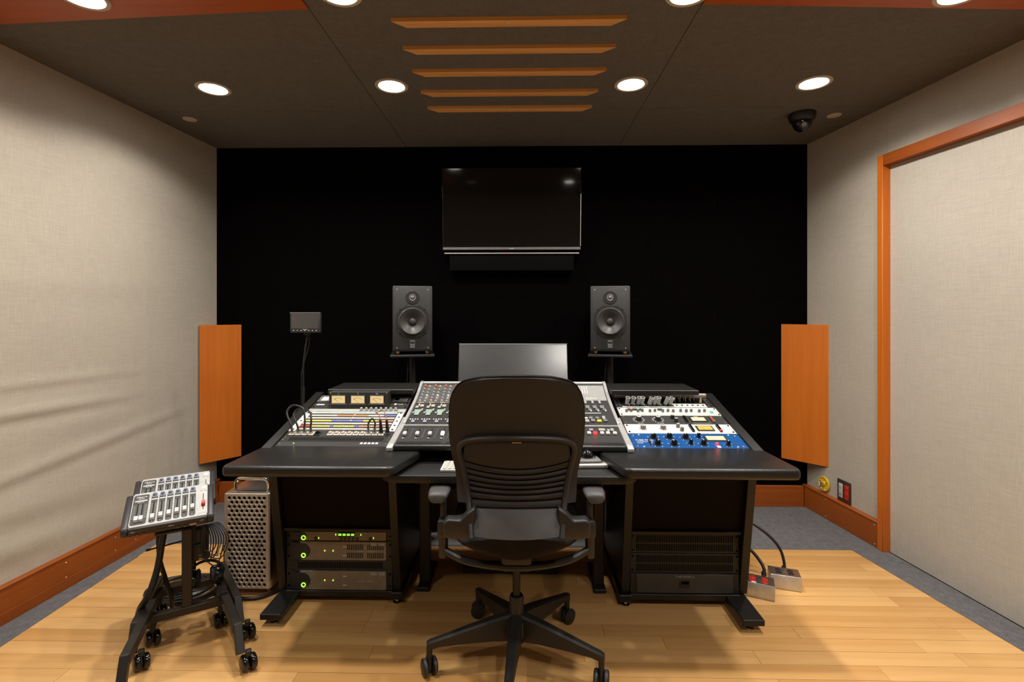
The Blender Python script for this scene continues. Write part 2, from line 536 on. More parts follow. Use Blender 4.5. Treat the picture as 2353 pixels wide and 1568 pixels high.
screws(bl, [(xl(q) + 0.023, q, zq) for q in (1.95, 2.35, 2.62, 2.75, 3.05) for zq in (0.125, 0.056)], (1, 0, 0))
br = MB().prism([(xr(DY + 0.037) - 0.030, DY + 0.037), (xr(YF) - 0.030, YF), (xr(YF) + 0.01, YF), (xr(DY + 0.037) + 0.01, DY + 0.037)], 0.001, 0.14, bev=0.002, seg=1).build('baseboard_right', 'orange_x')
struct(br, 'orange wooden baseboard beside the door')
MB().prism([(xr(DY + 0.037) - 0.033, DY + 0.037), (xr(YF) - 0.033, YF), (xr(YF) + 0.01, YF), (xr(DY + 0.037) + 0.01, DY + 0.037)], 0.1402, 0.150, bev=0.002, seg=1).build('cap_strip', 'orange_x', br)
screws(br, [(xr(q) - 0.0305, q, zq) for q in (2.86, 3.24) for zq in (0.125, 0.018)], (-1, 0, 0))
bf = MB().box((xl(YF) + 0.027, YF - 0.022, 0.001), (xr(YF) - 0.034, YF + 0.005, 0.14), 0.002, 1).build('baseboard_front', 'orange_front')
struct(bf, 'orange wooden baseboard below the black wall')

# --- ceiling
ce = MB().box((-2.8, YB - 0.1, H + 0.006), (3.0, YF + 0.1, H + 0.1)).build('ceiling', 'slot')
struct(ce, 'dark grey-brown cloth ceiling')
g = 0.0015
for (x0a, x0b, x1a, x1b) in (('L', None, -0.72, None), (None, -0.72, 0.735, None), (None, 0.735, None, 'R')):
    for (y0, y1) in ((YB, 2.82), (2.82, YF)):
        def ex(side, yy, s):
            if s == 'L': return xl(yy) - 0.02
            if s == 'R': return xr(yy) + 0.06
            return s
        a = x0a if x0a else x0b; b = x1b if x1b else x1a
        P = [(ex(0, y0, a) + (g if not isinstance(a, str) else 0), y0 + g), (ex(0, y0, b) - (g if not isinstance(b, str) else 0), y0 + g),
             (ex(0, y1, b) - (g if not isinstance(b, str) else 0), y1 - g), (ex(0, y1, a) + (g if not isinstance(a, str) else 0), y1 - g)]
        MB().prism(P, H, H + 0.0055).build('panel', 'ceiling', ce)
struct(MB().prism([(-0.745, 0.2), (-0.72, 1.86), (xl(1.94) - 0.01, 1.945), (xl(0.2) - 0.01, 0.2)], H - 0.006, H).build('trim_4', 'ceil_wood'), 'red-brown veneer ceiling field on the stands side')
struct(MB().prism([(0.76, 0.2), (0.735, 1.86), (xr(1.92) + 0.05, 1.93), (xr(0.2) + 0.05, 0.2)], H - 0.006, H).build('trim_5', 'ceil_wood'), 'red-brown veneer ceiling field on the door side')

# --- ceiling slats
names = ['first slat from the black wall', 'second slat from the black wall', 'third and middle slat of the five', 'second slat from the camera side', 'slat farthest from the black wall']
for k, d in enumerate((2.784, 2.581, 2.358, 2.152, 1.945)):
    cx, cy = S(-0.013, d)
    W_ = 0.452
    sb = MB()
    # profile front face, then chamfered ends on the underside
    vs = [(-W_, 0, 0), (W_, 0, 0), (W_, 0.034, 0), (-W_, 0.034, 0),
          (-W_, 0, -0.016), (W_, 0, -0.016), (W_ - 0.055, 0.034, -0.022), (-W_ + 0.055, 0.034, -0.022)]
    sb.add(vs, [(0, 1, 2, 3), (0, 4, 5, 1), (4, 7, 6, 5), (3, 2, 6, 7), (0, 3, 7, 4), (1, 5, 6, 2)])
    t = thing('ceiling_slat', 'oak ceiling slat with cut ends, ' + names[k], 'slat', (cx, cy - 0.015, H), (0, 0, 0), 'oak slats across the ceiling')
    sb.build('board', 'slat', t, angle=20)
    if k in (0, 4):
        MB().box((-0.002, -0.001, -0.020), (0.001, 0.02, -0.0165)).build('joint_mark', 'white', t)

# --- downlights
ring_me = MB().lathe([(0.060, 0.0), (0.082, 0.0), (0.082, -0.003), (0.078, -0.007), (0.066, -0.006), (0.062, -0.002)], 36).mesh('trim_ring', 'vent_white')
lens_me = MB().lathe([(0, -0.0045), (0.030, -0.0042), (0.055, -0.003), (0.0635, -0.001), (0.0635, 0.0)], 32).mesh('lens', 'lens')
lens_dim_me = lens_me.copy(); lens_dim_me.materials.clear(); lens_dim_me.materials.append(M['lens_dim'])
def downlight(x, y, label, group, dim=1.0):
    z = H - 0.0061 if (y < 1.9 and abs(x) > 0.75) else H
    t = thing('downlight', label, 'ceiling light', (x, y, z), group=group)
    put('trim_ring', ring_me, t); put('lens', lens_me if dim == 1.0 else lens_dim_me, t)
    ld = bpy.data.lights.new('downlight_lamp', 'SPOT')
    ld.energy = LAMP_POWER * dim; ld.color = LAMP_COLOR
    ld.spot_size = R(152); ld.spot_blend = 0.30; ld.shadow_soft_size = 0.05
    # narrow-reflector distribution: strongest straight down, weak towards the horizon
    ld.use_nodes = True
    nt = ld.node_tree
    em = nt.nodes['Emission']
    tc = nt.nodes.new('ShaderNodeTexCoord'); sx = nt.nodes.new('ShaderNodeSeparateXYZ')
    nt.links.new(tc.outputs['Normal'], sx.inputs[0])
    ab = mathn(nt, 'ABSOLUTE', sx.outputs['Z'], 0.0)
    nt.links.new(mathn(nt, 'ADD', 0.22, mathn(nt, 'MULTIPLY', 0.78, mathn(nt, 'POWER', ab, 2.0))), em.inputs['Strength'])
    lo = bpy.data.objects.new('lamp', ld); COL.objects.link(lo)
    lo.parent = t; lo.location = (0, 0, -0.012)
    return t
row1 = [(-1.512, 2.556, 'round ceiling downlight closest to the wrinkled linen wall in the far row'), (-0.602, 2.526, 'round ceiling downlight in the far row on the VU-meter side of the slats'),
        (0.591, 2.507, 'round ceiling downlight in the far row on the camera-dome side of the slats'), (1.490, 2.492, 'round ceiling downlight directly before the black camera dome')]
for x, d, l in row1:
    downlight(*S(x, d), l, 'downlights in the far row')
row2 = [(-1.53, 1.800, 'round downlight set in the veneer ceiling above the mixer stands'), (-0.613, 1.785, 'round downlight cut by the top edge on the mixer-stand side of the slats'),
        (0.624, 1.785, 'round downlight cut by the top edge on the door side of the slats'), (1.58, 1.775, 'round downlight set in the veneer ceiling near the door')]
for x, d, l in row2:
    downlight(*S(x, d), l, 'downlights in the near row')
downlight(0.66, 0.25, 'round ceiling downlight behind the photographer, mirrored bright in the television', 'downlights behind the photographer')
downlight(-0.56, 0.25, 'round ceiling downlight behind the photographer, mirrored faintly in the television', 'downlights behind the photographer', 0.04)
downlight(-1.50, 0.25, 'added unseen fill downlight behind the photographer above the wrinkled linen wall', 'downlights behind the photographer')  # outer fill lamp, added out of view to brighten floor and chair
downlight(1.58, 0.25, 'added unseen fill downlight behind the photographer beside the door', 'downlights behind the photographer')  # matching added fill lamp, no known fixture here

# --- little ceiling caps and the dome camera
cap_me = MB().lathe([(0, -0.006), (0.020, -0.006), (0.022, -0.004), (0.026, -0.004), (0.036, -0.003), (0.038, 0)], 28).mesh('cap', 'vent_white')
for x, d, l in ((-1.894, 2.967, 'small round beige ceiling cap above the wrinkled linen wall'), (1.856, 2.908, 'small round beige ceiling cap beside the black camera dome')):
    X, Y = S(x, d)
    o = put('ceiling_cap', cap_me, None, (X, Y, H)); tag(o, l, 'ceiling cap', 'small ceiling caps')
X, Y = S(1.659, 2.888)
t = thing('dome_camera', 'black dome security camera hanging from the ceiling', 'security camera', (X, Y, H))
MB().lathe([(0, 0), (0.072, 0), (0.072, -0.012), (0.066, -0.035), (0.058, -0.045), (0, -0.045)], 32).build('housing', 'black', t)
MB().lathe([(0.050, -0.045)] + [(0.050 * math.cos(R(a)), -0.052 - 0.050 * math.sin(R(a))) for a in range(0, 91, 10)], 28).build('dome', 'cam_dome', t)
MB().cyl((-0.012, -0.040, -0.072), (-0.016, -0.052, -0.078), 0.013, n=14).build('lens_barrel', 'grey_mid', t)

# --- orange corner panels
def corner(name, A, B, C, z0, z1, label):
    t = thing(name, label, 'acoustic panel', (A[0], A[1], z0), group='orange corner panels')
    a = Vector((0, 0)); b = Vector(B) - Vector(A); c = Vector(C) - Vector(A)
    n = (c - (a + b) / 2).normalized() * 0.018
    h = z1 - z0
    MB().prism([tuple(a), tuple(b), tuple(b + n), tuple(a + n)], 0, h, bev=0.0015, seg=1).build('face_board', 'orange_v', t)
    k = 0.94
    MB().prism([tuple(a + n * 1.02), tuple(b + n * 1.02), tuple(c)], h - 0.02, h - 0.002).build('top_board', 'orange_v', t)
A = S(-2.048, 3.301); B = S(-1.872, 3.485)
corner('corner_panel', (A[0] + 0.004, A[1]), (B[0], YF - 0.003), (xl(YF) + 0.02, YF - 0.012), 0.316, 1.226, 'tall orange veneer panel across the corner behind the silver computer tower')
A = S(1.822, 3.395); B = S(2.024, 3.214)
corner('corner_panel', (A[0], YF - 0.003), (B[0] - 0.004, B[1]), (xr(YF) - 0.02, YF - 0.012), 0.324, 1.231, 'tall orange veneer panel across the corner above the yellow wall reel')

# --- wall socket plate and yellow reel, both on the right wall
ang = math.atan2(0.117, 1.0)
def on_right(y, z):
    # local x runs along the wall away from the door, z up, y out of wall into room
    return Matrix.Translation((xr(y), y, z)) @ Matrix.Rotation(R(90) + ang, 4, 'Z')
def wall_pt(px):  # depth along right wall for a bearing
    k = (px - 1176.5) / 1160
    lo, hi = 2.0, 3.4
    for _ in range(40):
        mid = (lo + hi) / 2
        Xm, Ym = S(k * mid, mid)
        if Xm < xr(Ym): lo = mid
        else: hi = mid
    return S(k * lo, lo)[1], lo
yo, do = wall_pt(1941); zo = 1.32 - (1130 - 715) / 1160 * do
t = thing('wall_socket', 'bronze wall plate with one white and one red socket strip above baseboard', 'wall socket', (0, 0, 0))
t.matrix_world = on_right(yo, zo)
MB().box((-0.055, 0.0005, -0.066), (0.055, 0.006, 0.066), 0.003, 2).build('cover_plate', 'outlet_plate', t)
def socket(x, mat):
    s = MB().box((x - 0.016, 0.006, -0.043), (x + 0.016, 0.009, 0.043), 0.004, 2).build('socket_strip', mat, t)
    for q in (-0.022, 0.018):
        for dx in (-0.006, 0.006):
            MB().box((x + dx - 0.0013, 0.0088, q - 0.006), (x + dx + 0.0013, 0.0094, q + 0.006)).build('contact_slot', 'slot', s)
socket(0.024, 'white_soft'); socket(-0.024, 'red')
yo, do = wall_pt(1897); zo = 1.32 - (1112 - 715) / 1160 * do
t = thing('wall_reel', 'round yellow wall reel with chrome wing nut above the baseboard', 'wall fitting', (0, 0, 0))
t.matrix_world = on_right(yo, zo) @ Matrix.Rotation(R(-90), 4, 'X')
MB().lathe([(0, 0.001), (0.040, 0.001), (0.046, 0.006), (0.047, 0.012), (0.043, 0.016), (0.036, 0.010), (0.014, 0.010), (0.012, 0.018), (0, 0.018)], 32).build('dish', 'yellow', t)
for k in range(3):
    a = R(90 + 120 * k)
    MB().bar((0, 0, 0.013), (0.036 * math.cos(a), 0.036 * math.sin(a), 0.013), 0.006, 0.004).build('spoke', 'yellow', t)
nut = MB().lathe([(0, 0.034), (0.007, 0.034), (0.009, 0.018), (0, 0.018)], 12).build('nut', 'chrome', t)
for s in (-1, 1):
    MB().tube([(0, s * 0.006, 0.024), (0, s * 0.016, 0.034), (0, s * 0.024, 0.038)], [0.005, 0.006, 0.004], 8).build('wing', 'chrome', nut)

# ================================================================ ON THE FRONT WALL
# --- television with shelf unit beneath
X, Y = S(-0.003, 3.36)
t = thing('television', 'wide black television mounted high on the black wall', 'television', (X, Y, 1.724), (R(4.6), 0, 0))
MB().box((-0.460, 0, 0.0), (0.460, 0.045, 0.540), 0.004, 2).build('cabinet', 'black_gloss', t)
MB().box((-0.454, -0.002, 0.030), (0.454, 0.0, 0.535)).build('screen', 'screen', t)
MB().box((-0.457, -0.006, 0.004), (0.457, 0.0, 0.020), 0.002, 2).build('lower_bezel', 'grey_mid', t)
MB().box((0.455, -0.0035, 0.026), (0.4585, 0.0, 0.37)).build('painted_side_glint', 'alu_soft', t)  # silver strip drawn in as a glint along the cabinet side
text('maker_name', 'SHARP', 0.011, 'text_white', t, TX(0, -0.0065, 0.0075, rx=90), align='CENTER')
text('model_print', 'AQUOS', 0.008, 'gold', t, TX(-0.448, -0.0065, 0.009, rx=90))
MB().box((-0.29, 0.046, 0.08), (0.29, 0.085, 0.30)).build('wall_bracket', 'black', t)
t = thing('bar_unit', 'slim black bar with silver edge hung below the television', 'soundbar', (X, Y, 1.59))
MB().box((-0.415, 0.01, 0.0), (0.415, YF - Y - 0.001, 0.105), 0.004, 2).build('body', 'slot', t)
MB().box((-0.448, -0.004, 0.112), (0.448, 0.02, 0.118)).build('silver_edge', 'alu_soft', t)
MB().box((-0.448, 0.004, 0.105), (0.448, 0.03, 0.112)).build('top_plate', 'black_gloss', t)
MB().lathe([(0, 0.002), (0.003, 0.001), (0.003, 0)], 10, TX(-0.035, -0.0045, 0.115, rx=90)).build('standby_light', 'led_red', t)

# --- monitor speakers on poles
def speaker(x, d, toe, label, side):
    X, Y = S(x, d)
    t = thing('monitor_speaker', label, 'speaker', (X, Y, 1.079), (0, 0, R(toe)), 'pair of grey monitor speakers')
    w, h, dp = 0.1165, 0.391, 0.30
    MB().box((-w, 0, 0), (w, dp, h), 0.008, 2).build('cabinet', 'speaker', t)
    MB().box((-w + 0.010, -0.004, 0.010), (w - 0.010, 0.002, h - 0.014), 0.003, 2).build('baffle', 'speaker', t)
    F = TX(0, -0.004, 0, rx=90)
    fl_ = MB()
    # woofer flange: disc with flattened sides
    pts = []
    for k in range(48):
        a = 2 * math.pi * k / 48
        rx_ = 0.099
        pts.append((max(-0.096, min(0.096, 0.104 * math.cos(a))), max(-0.096, min(0.096, 0.104 * math.sin(a)))))
    fl_.prism([(p[0], p[1]) for p in pts], 0, 0.003, bev=0.001, seg=1, T=TX(0, -0.004, 0.178, rx=90))
    wo = fl_.build('woofer', 'speaker_plate', t)
    MB().lathe([(0.083, 0.0), (0.083, 0.006), (0.079, 0.010), (0.074, 0.009), (0.070, 0.004)], 40, TX(0, -0.006, 0.178, rx=90)).build('surround', 'surround', wo)
    MB().lathe([(0.072, 0.004), (0.060, -0.004 + 0.003), (0.045, -0.012), (0.030, -0.022), (0.022, -0.026), (0.0, -0.027)], 40, TX(0, -0.0328, 0.178, rx=90)).build('cone', 'cone', wo)
    MB().lathe([(0.022, 0.0)] + [(0.022 * math.cos(R(a)), 0.014 * math.sin(R(a))) for a in range(10, 91, 10)], 24, TX(0, -0.011, 0.178, rx=90)).build('dust_cap', 'speaker', wo)
    MB().lathe([(0.0735, 0.0), (0.071, 0.006), (0.028, -0.0215)], 40, TX(0, -0.0095, 0.178, rx=90)).build('cone_rim', 'cone', wo)
    tw = MB().lathe([(0, 0), (0.041, 0), (0.041, 0.0025), (0.039, 0.004), (0.018, 0.004), (0.016, 0.001), (0, 0.001)], 36, TX(0, -0.004, 0.322, rx=90)).build('tweeter', 'speaker_plate', t)
    MB().lathe([(0.0185, 0.004), (0.0175, 0.0055), (0.0155, 0.004)], 28, TX(0, -0.004, 0.322, rx=90)).build('ring', 'alu_soft', tw)
    MB().lathe([(0.0125, 0.001)] + [(0.0125 * math.cos(R(a)), 0.001 + 0.010 * math.sin(R(a))) for a in range(10, 91, 10)], 24, TX(0, -0.004, 0.322, rx=90)).build('dome', 'grey_mid', tw)
    scr = MB().lathe([(0, 0.002), (0.003, 0.0015), (0.0035, 0)], 8).mesh('screw', 'alu_soft')
    for sx in (-1, 1):
        for zq in (0.022, 0.368): put('screw', scr, t, T=TX(sx * 0.090, -0.004, zq, rx=90))
    scd = MB().lathe([(0, 0.003), (0.003, 0.0025), (0.0035, 0)], 8).mesh('flange_screw', 'slot')
    for sx in (-1, 1):
        for sz in (-1, 1): put('flange_screw', scd, wo, T=TX(sx * 0.072, -0.007, 0.178 + sz * 0.072, rx=90))
    bd = MB().box((-0.014, -0.006, 0.022), (0.014, -0.004, 0.068), 0.002, 1).build('badge', 'grey_mid', t)
    MB().box((-0.0115, -0.0068, 0.036), (0.0115, -0.006, 0.058)).build('badge_field', 'black', bd)
    text('badge_letters', 'ATC', 0.012, 'text_white', bd, TX(0, -0.0070, 0.0375, rx=90), align='CENTER')
    # feet: gold cones on the stand plate
    for fx, fy in ((-0.085, 0.02), (0.085, 0.02), (0.0, 0.26)):
        MB().lathe([(0, -0.0175), (0.004, -0.0175), (0.010, -0.013), (0.012, -0.006), (0.012, 0), (0, 0)], 16, TX(fx, fy, 0)).build('spike_foot', 'brass', t)
    return X, Y
def spk_stand(x, d, toe, label):
    X, Y = S(x, d)
    t = thing('speaker_stand', label, 'speaker stand', (X, Y, 0), (0, 0, R(toe)), 'pair of speaker stands')
    MB().box((-0.130, -0.015, 1.045), (0.130, 0.285, 1.0605), 0.003, 1).build('top_plate', 'rail', t)
    MB().cyl((0, 0.13, 0.03), (0, 0.13, 1.044), 0.020, n=20).build('pole', 'rail', t)
    MB().box((-0.15, -0.02, 0.0015), (0.15, 0.28, 0.03), 0.004, 1).build('base_plate', 'rail', t)
    MB().tube(smooth_path([(-0.02, 0.2, 1.045), (-0.03, 0.16, 0.95), (-0.035, 0.155, 0.8), (-0.05, 0.16, 0.4), (-0.04, 0.18, 0.034)]), 0.004).build('cable', 'cable', t)
SPD = 3.0
speaker((948 - 1176.5) / 1160 * SPD, SPD, 12, 'grey two-way monitor speaker above the VU meters', -1)
spk_stand((948 - 1176.5) / 1160 * SPD, SPD, 12, 'black speaker stand rising behind the VU meters')
speaker((1402 - 1176.5) / 1160 * SPD, SPD, -10, 'grey two-way monitor speaker above the blue compressor', 1)
spk_stand((1402 - 1176.5) / 1160 * SPD, SPD, -10, 'black speaker stand rising behind the gear with grey plugs')

# --- small display on a gooseneck stand
X, Y = S((701 - 1176.5) / 1160 * 2.92, 2.92)
t = thing('small_monitor', 'small grey flat display on thin stand before black wall', 'monitor', (X, Y, 1.194))
MB().box((-0.088, 0, 0), (0.088, 0.025, 0.118), 0.004, 2).build('housing', 'speaker', t)
MB().box((-0.078, -0.0015, 0.024), (0.078, 0.0, 0.110)).build('screen', 'screen_matte', t)
MB().box((-0.088, -0.002, 0.113), (0.088, 0.0, 0.118)).build('top_edge', 'grey_mid', t)
bt = MB().box((-0.004, -0.003, -0.0015), (0.004, 0, 0.0015), 0.001, 1).mesh('button', 'alu_soft')
for k in (-3, -2, -1, 0, 1, 2, 3): put('button', bt, t, (k * 0.022 - 0.0005, 0, 0.013))
text('name_print', 'CENTURY', 0.006, 'text_white', t, TX(0, -0.0008, 0.0165, rx=90), align='CENTER')
t = thing('gooseneck_stand', 'thin black pole stand carrying the small display', 'stand', (X, Y, 0))
MB().cyl((-0.018, 0.02, 0.012), (-0.018, 0.02, 0.88), 0.009, n=12).build('lower_tube', 'rail', t)
MB().tube(smooth_path([(-0.018, 0.02, 0.88), (-0.018, 0.02, 1.0), (-0.010, 0.025, 1.1), (-0.002, 0.035, 1.17), (0.0, 0.035, 1.20)]), 0.005).build('gooseneck', 'rail', t)
MB().box((-0.02, 0.0255, 1.18), (0.02, 0.045, 1.28), 0.003, 1).build('mount', 'black', t)
MB().lathe([(0, 0.0015), (0.14, 0.0015), (0.14, 0.008), (0.12, 0.014), (0, 0.018)], 28, TX(-0.018, 0.02, 0)).build('base_disc', 'rail', t)
MB().tube(smooth_path([(0.012, 0.03, 1.19), (0.008, 0.035, 1.12), (-0.006, 0.03, 1.06), (-0.022, 0.015, 0.98), (-0.026, 0.012, 0.9), (-0.03, 0.02, 0.5), (-0.03, 0.02, 0.02)]), 0.003).build('cable', 'cable', t)

# ================================================================ THE DESK
CX = 0.0235
BC = 0.7615
desk = thing('studio_desk', 'wide black studio desk with two rack bays and padded wings', 'desk', (CX, 0, 0))
A_SL = R(14.2)
CS, SN = math.cos(A_SL), math.sin(A_SL)
RY, RZ = 2.125, 0.742            # lower edge of the sloping racks
def slope(s, up=0.0):          # point on the rack slope (y, z)
    return (RY + CS * s - SN * up, RZ + SN * s + CS * up)

for sg in (-1, 1):
    # padded wing
    P = [(sg * 1.058, 1.842), (sg * 0.445, 1.842), (sg * 0.425, 1.857), (sg * 0.366, 2.065), (sg * 0.40, 2.11), (sg * 0.50, 2.14), (sg * 1.050, 2.14), (sg * 1.067, 1.87)]
    MB().prism(P, 0.706, 0.7455, bev=0.017, seg=4).build('wing_pad', 'desk_pad', desk, angle=50)
    P2 = [(sg * 1.045, 1.862), (sg * 0.46, 1.862), (sg * 0.40, 2.05), (sg * 0.50, 2.12), (sg * 1.04, 2.12)]
    MB().prism(P2, 0.7015, 0.7065).build('wing_base', 'desk_black', desk)
    # rack bay: cheeks, front lip, floor, back
    def cheek(x0, x1, up):
        a = slope(-0.055, 0.002); b = slope(-0.03, up); c = slope(0.560, up)
        MB().prism([(a[0], 0.702), a, b, c, (c[0] + 0.02, c[1] - 0.01), (c[0] + 0.02, 0.702)], x0, x1, 'x', bev=0.002, seg=1).build('bay_cheek', 'desk_black', desk)
    cheek(*sorted((sg * 1.004, sg * 1.046)), 0.010)
    cheek(*sorted((sg * 0.5155, sg * 0.5195)), 0.003)
    a = slope(-0.050, 0.003); b = slope(-0.002, 0.003)
    MB().prism([a, b, (b[0] + 0.006, b[1] - 0.03), (a[0], a[1] - 0.024)], *sorted((sg * 0.5205, sg * 1.0035)), 'x').build('bay_lip', 'desk_black', desk)
    MB().box((min(sg * 0.5205, sg * 1.003), 2.16, 0.703), (max(sg * 0.5205, sg * 1.003), 2.66, 0.712)).build('bay_floor', 'desk_black', desk)
    # shelf over the back
    MB().prism([(min(sg * 0.50, sg * 0.938), 2.548), (max(sg * 0.50, sg * 0.938), 2.548), (max(sg * 0.50, sg * 0.938), 2.79), (min(sg * 0.50, sg * 0.938), 2.79)], 0.8975, 0.9215, bev=0.003, seg=1).build('back_shelf', 'desk_black', desk)
    for xs_ in (0.56, 0.90):
        MB().box((sg * xs_ - 0.012, 2.69, 0.70), (sg * xs_ + 0.012, 2.725, 0.897)).build('shelf_bracket', 'rail', desk)
    # pedestal
    for x0, x1 in ((sg * 0.497, sg * 0.533), (sg * 1.020, sg * 1.056)):
        lo, hi = min(x0, x1), max(x0, x1)
        MB().prism([(2.165, 0.701), (2.275, 0.055), (2.80, 0.055), (2.80, 0.701)], lo, hi, 'x', bev=0.002, seg=1).build('side_panel', 'desk_black', desk)
    lo, hi = sorted((sg * 0.534, sg * 1.019))
    MB().prism([(2.186, 0.700), (2.201, 0.700), (2.275, 0.345), (2.26, 0.345)], lo, hi, 'x').build('upper_panel', 'desk_wood', desk)
    MB().box((lo, 2.245, 0.331), (hi, 2.29, 0.344), 0.002, 1).build('rack_rail', 'rack_black', desk)
    MB().box((lo, 2.262, 0.030), (hi, 2.30, 0.056), 0.002, 1).build('rack_rail', 'rack_black', desk)
    MB().box((lo, 2.785, 0.06), (hi, 2.80, 0.70)).build('rear_panel', 'desk_black', desk)
    # feet
    xo = sg * 1.000
    ft = MB().box((xo - 0.045, 2.085, 0.028), (xo + 0.045, 2.80, 0.054), 0.003, 1).build('foot', 'desk_black', desk)
    MB().lathe([(0, 0.0015), (0.018, 0.0015), (0.018, 0.006), (0.008, 0.009), (0.008, 0.028), (0, 0.028)], 16, TX(xo, 2.12, 0)).build('leveller', 'chrome', ft)
    MB().cyl((xo, 2.12, 0.012), (xo, 2.12, 0.028), 0.019, n=14).build('leveller_nut', 'black', ft)
    xi = sg * 0.515
    ft = MB().box((xi - 0.03, 2.255, 0.022), (xi + 0.03, 2.80, 0.054), 0.003, 1).build('foot', 'desk_black', desk)
    MB().lathe([(0, 0.0015), (0.018, 0.0015), (0.018, 0.006), (0.008, 0.009), (0.008, 0.022), (0, 0.022)], 16, TX(xi, 2.275, 0)).build('leveller', 'chrome', ft)
    # stand post between the pedestals
    MB().box((sg * 0.415 - 0.024, 2.40, 0.02), (sg * 0.415 + 0.024, 2.45, 0.670), 0.003, 1).build('post', 'rail', desk)
    MB().box((sg * 0.415 - 0.028, 2.36, 0.0015), (sg * 0.415 + 0.028, 2.62, 0.02), 0.003, 1).build('post_foot', 'rail', desk)
# keyboard tray
tp = []
for k in range(0, 91, 15):
    a = R(180 + k); tp.append((-0.42 + 0.075 * math.cos(a), 1.965 + 0.075 * math.sin(a)))
for k in range(0, 91, 15):
    a = R(270 + k); tp.append((0.42 + 0.075 * math.cos(a), 1.965 + 0.075 * math.sin(a)))
tp += [(0.495, 2.45), (-0.495, 2.45)]
MB().prism(tp, 0.671, 0.700, bev=0.004, seg=2).build('keyboard_tray', 'desk_black', desk)
MB().box((-0.49, 2.70, 0.14), (0.49, 2.715, 0.66)).build('modesty_panel', 'desk_black', desk)
MB().box((-0.49, 2.52, 0.43), (0.49, 2.69, 0.452), 0.002, 1).build('cross_shelf', 'desk_wood', desk)

# ---------------------------------------------------------------- mixing console
con = thing('mixing_console', 'black and silver mixing console set between the rack bays', 'mixing console', (CX, 0, 0))
prof = [(2.060, 0.752), (2.078, 0.766), (2.140, 0.777), (2.252, 0.799), (2.280, 0.804), (2.345, 0.820), (2.440, 0.843), (2.530, 0.868), (2.615, 0.899), (2.685, 0.931)]
def cprof(t):   # t = y position -> z on console surface
    for (a, b), (c, d) in zip(prof, prof[1:]):
        if a <= t <= c: return b + (d - b) * (t - a) / (c - a)
    return prof[-1][1] if t > prof[-1][0] else prof[0][1]
def cT(x, y, dz=0.0):   # frame on the surface
    e = 0.004
    a = math.atan2(cprof(y + e) - cprof(y - e), 2 * e)
    return Matrix.Translation((x, y, cprof(y))) @ Matrix.Rotation(a, 4, 'X') @ Matrix.Translation((0, 0, dz))
HW = 0.478
body = [(2.085, 0.7465)] + prof + [(2.695, 0.80), (2.60, 0.7465)]
MB().prism(body, -HW, HW, 'x').build('body', 'panel_dark', con, angle=20)
MB().box((-HW, 2.056, 0.7465), (HW, 2.118, 0.772), 0.009, 3).build('arm_rest', 'desk_pad', con)
MB().tube([(-HW, 2.700, 0.933), (HW, 2.700, 0.933)], 0.009, 10).build('top_rail', 'silver_trim', con)
for sg in (-1, 1):
    low = [(p[0], p[1] + 0.006) for p in prof[:6]]
    P = [(2.050, 0.7465), (2.050, 0.762)] + low[1:] + [(2.36, 0.812), (2.28, 0.785), (2.09, 0.7465)]
    MB().prism(P, *sorted((sg * 0.4785, sg * 0.505)), 'x', bev=0.003, seg=2).build('side_arm', 'silver_trim', con)
    up = [(p[0], p[1] + 0.010) for p in prof[4:]]
    q = [(p[0] + 0.02, p[1] - 0.035) for p in prof[4:]][::-1]
    P = up + [(2.706, 0.944), (2.716, 0.936), (2.714, 0.91)] + q
    MB().prism(P, *sorted((sg * 0.4785, sg * 0.493)), 'x', bev=0.002, seg=2).build('side_rib', 'silver_trim', con)
    MB().prism([(2.09, 0.7465), (2.28, 0.784), (2.69, 0.885), (2.69, 0.80), (2.60, 0.7465)], *sorted((sg * 0.4785, sg * 0.490)), 'x').build('side_skirt', 'panel_dark', con)
MB().box((-HW, 2.2545, 0.7995), (HW, 2.2685, 0.809), 0.003, 2).build('cross_bar', 'silver_trim', con)

# surface panels
def surf_panel(name, x0, x1, y0, y1, mat, dz=0.0015, n=6):
    rows = []
    for i in range(n + 1):
        yy = y0 + (y1 - y0) * i / n
        T = cT(0, yy, dz)
        c = T.translation
        rows.append([(x0, c.y, c.z), (x1, c.y, c.z)])
    return MB().grid(rows).build(name, mat, con, angle=20)
surf_panel('upper_panel', -HW + 0.002, 0.30, 2.50, 2.672, 'panel_grey')
surf_panel('master_panel', 0.345, HW - 0.002, 2.535, 2.672, 'panel_master')

knob_me = {}
def knob_mesh(mat, r, h):
    key = (mat, r, h)
    if key not in knob_me:
        b = MB().lathe([(0, h), (r * 0.72, h), (r * 0.82, h * 0.9), (r, 0.0)], 10)
        b.box((-r * 0.12, 0, h), (r * 0.12, r * 0.7, h + 0.0006))
        knob_me[key] = b.mesh('knob', mat)
    return knob_me[key]
btn_me = {}
def btn_mesh(mat, w, l, h):
    key = (mat, w, l, h)
    if key not in btn_me:
        btn_me[key] = MB().box((-w / 2, -l / 2, 0), (w / 2, l / 2, h), min(w, l, h) * 0.2, 1).mesh('button', mat)
    return btn_me[key]

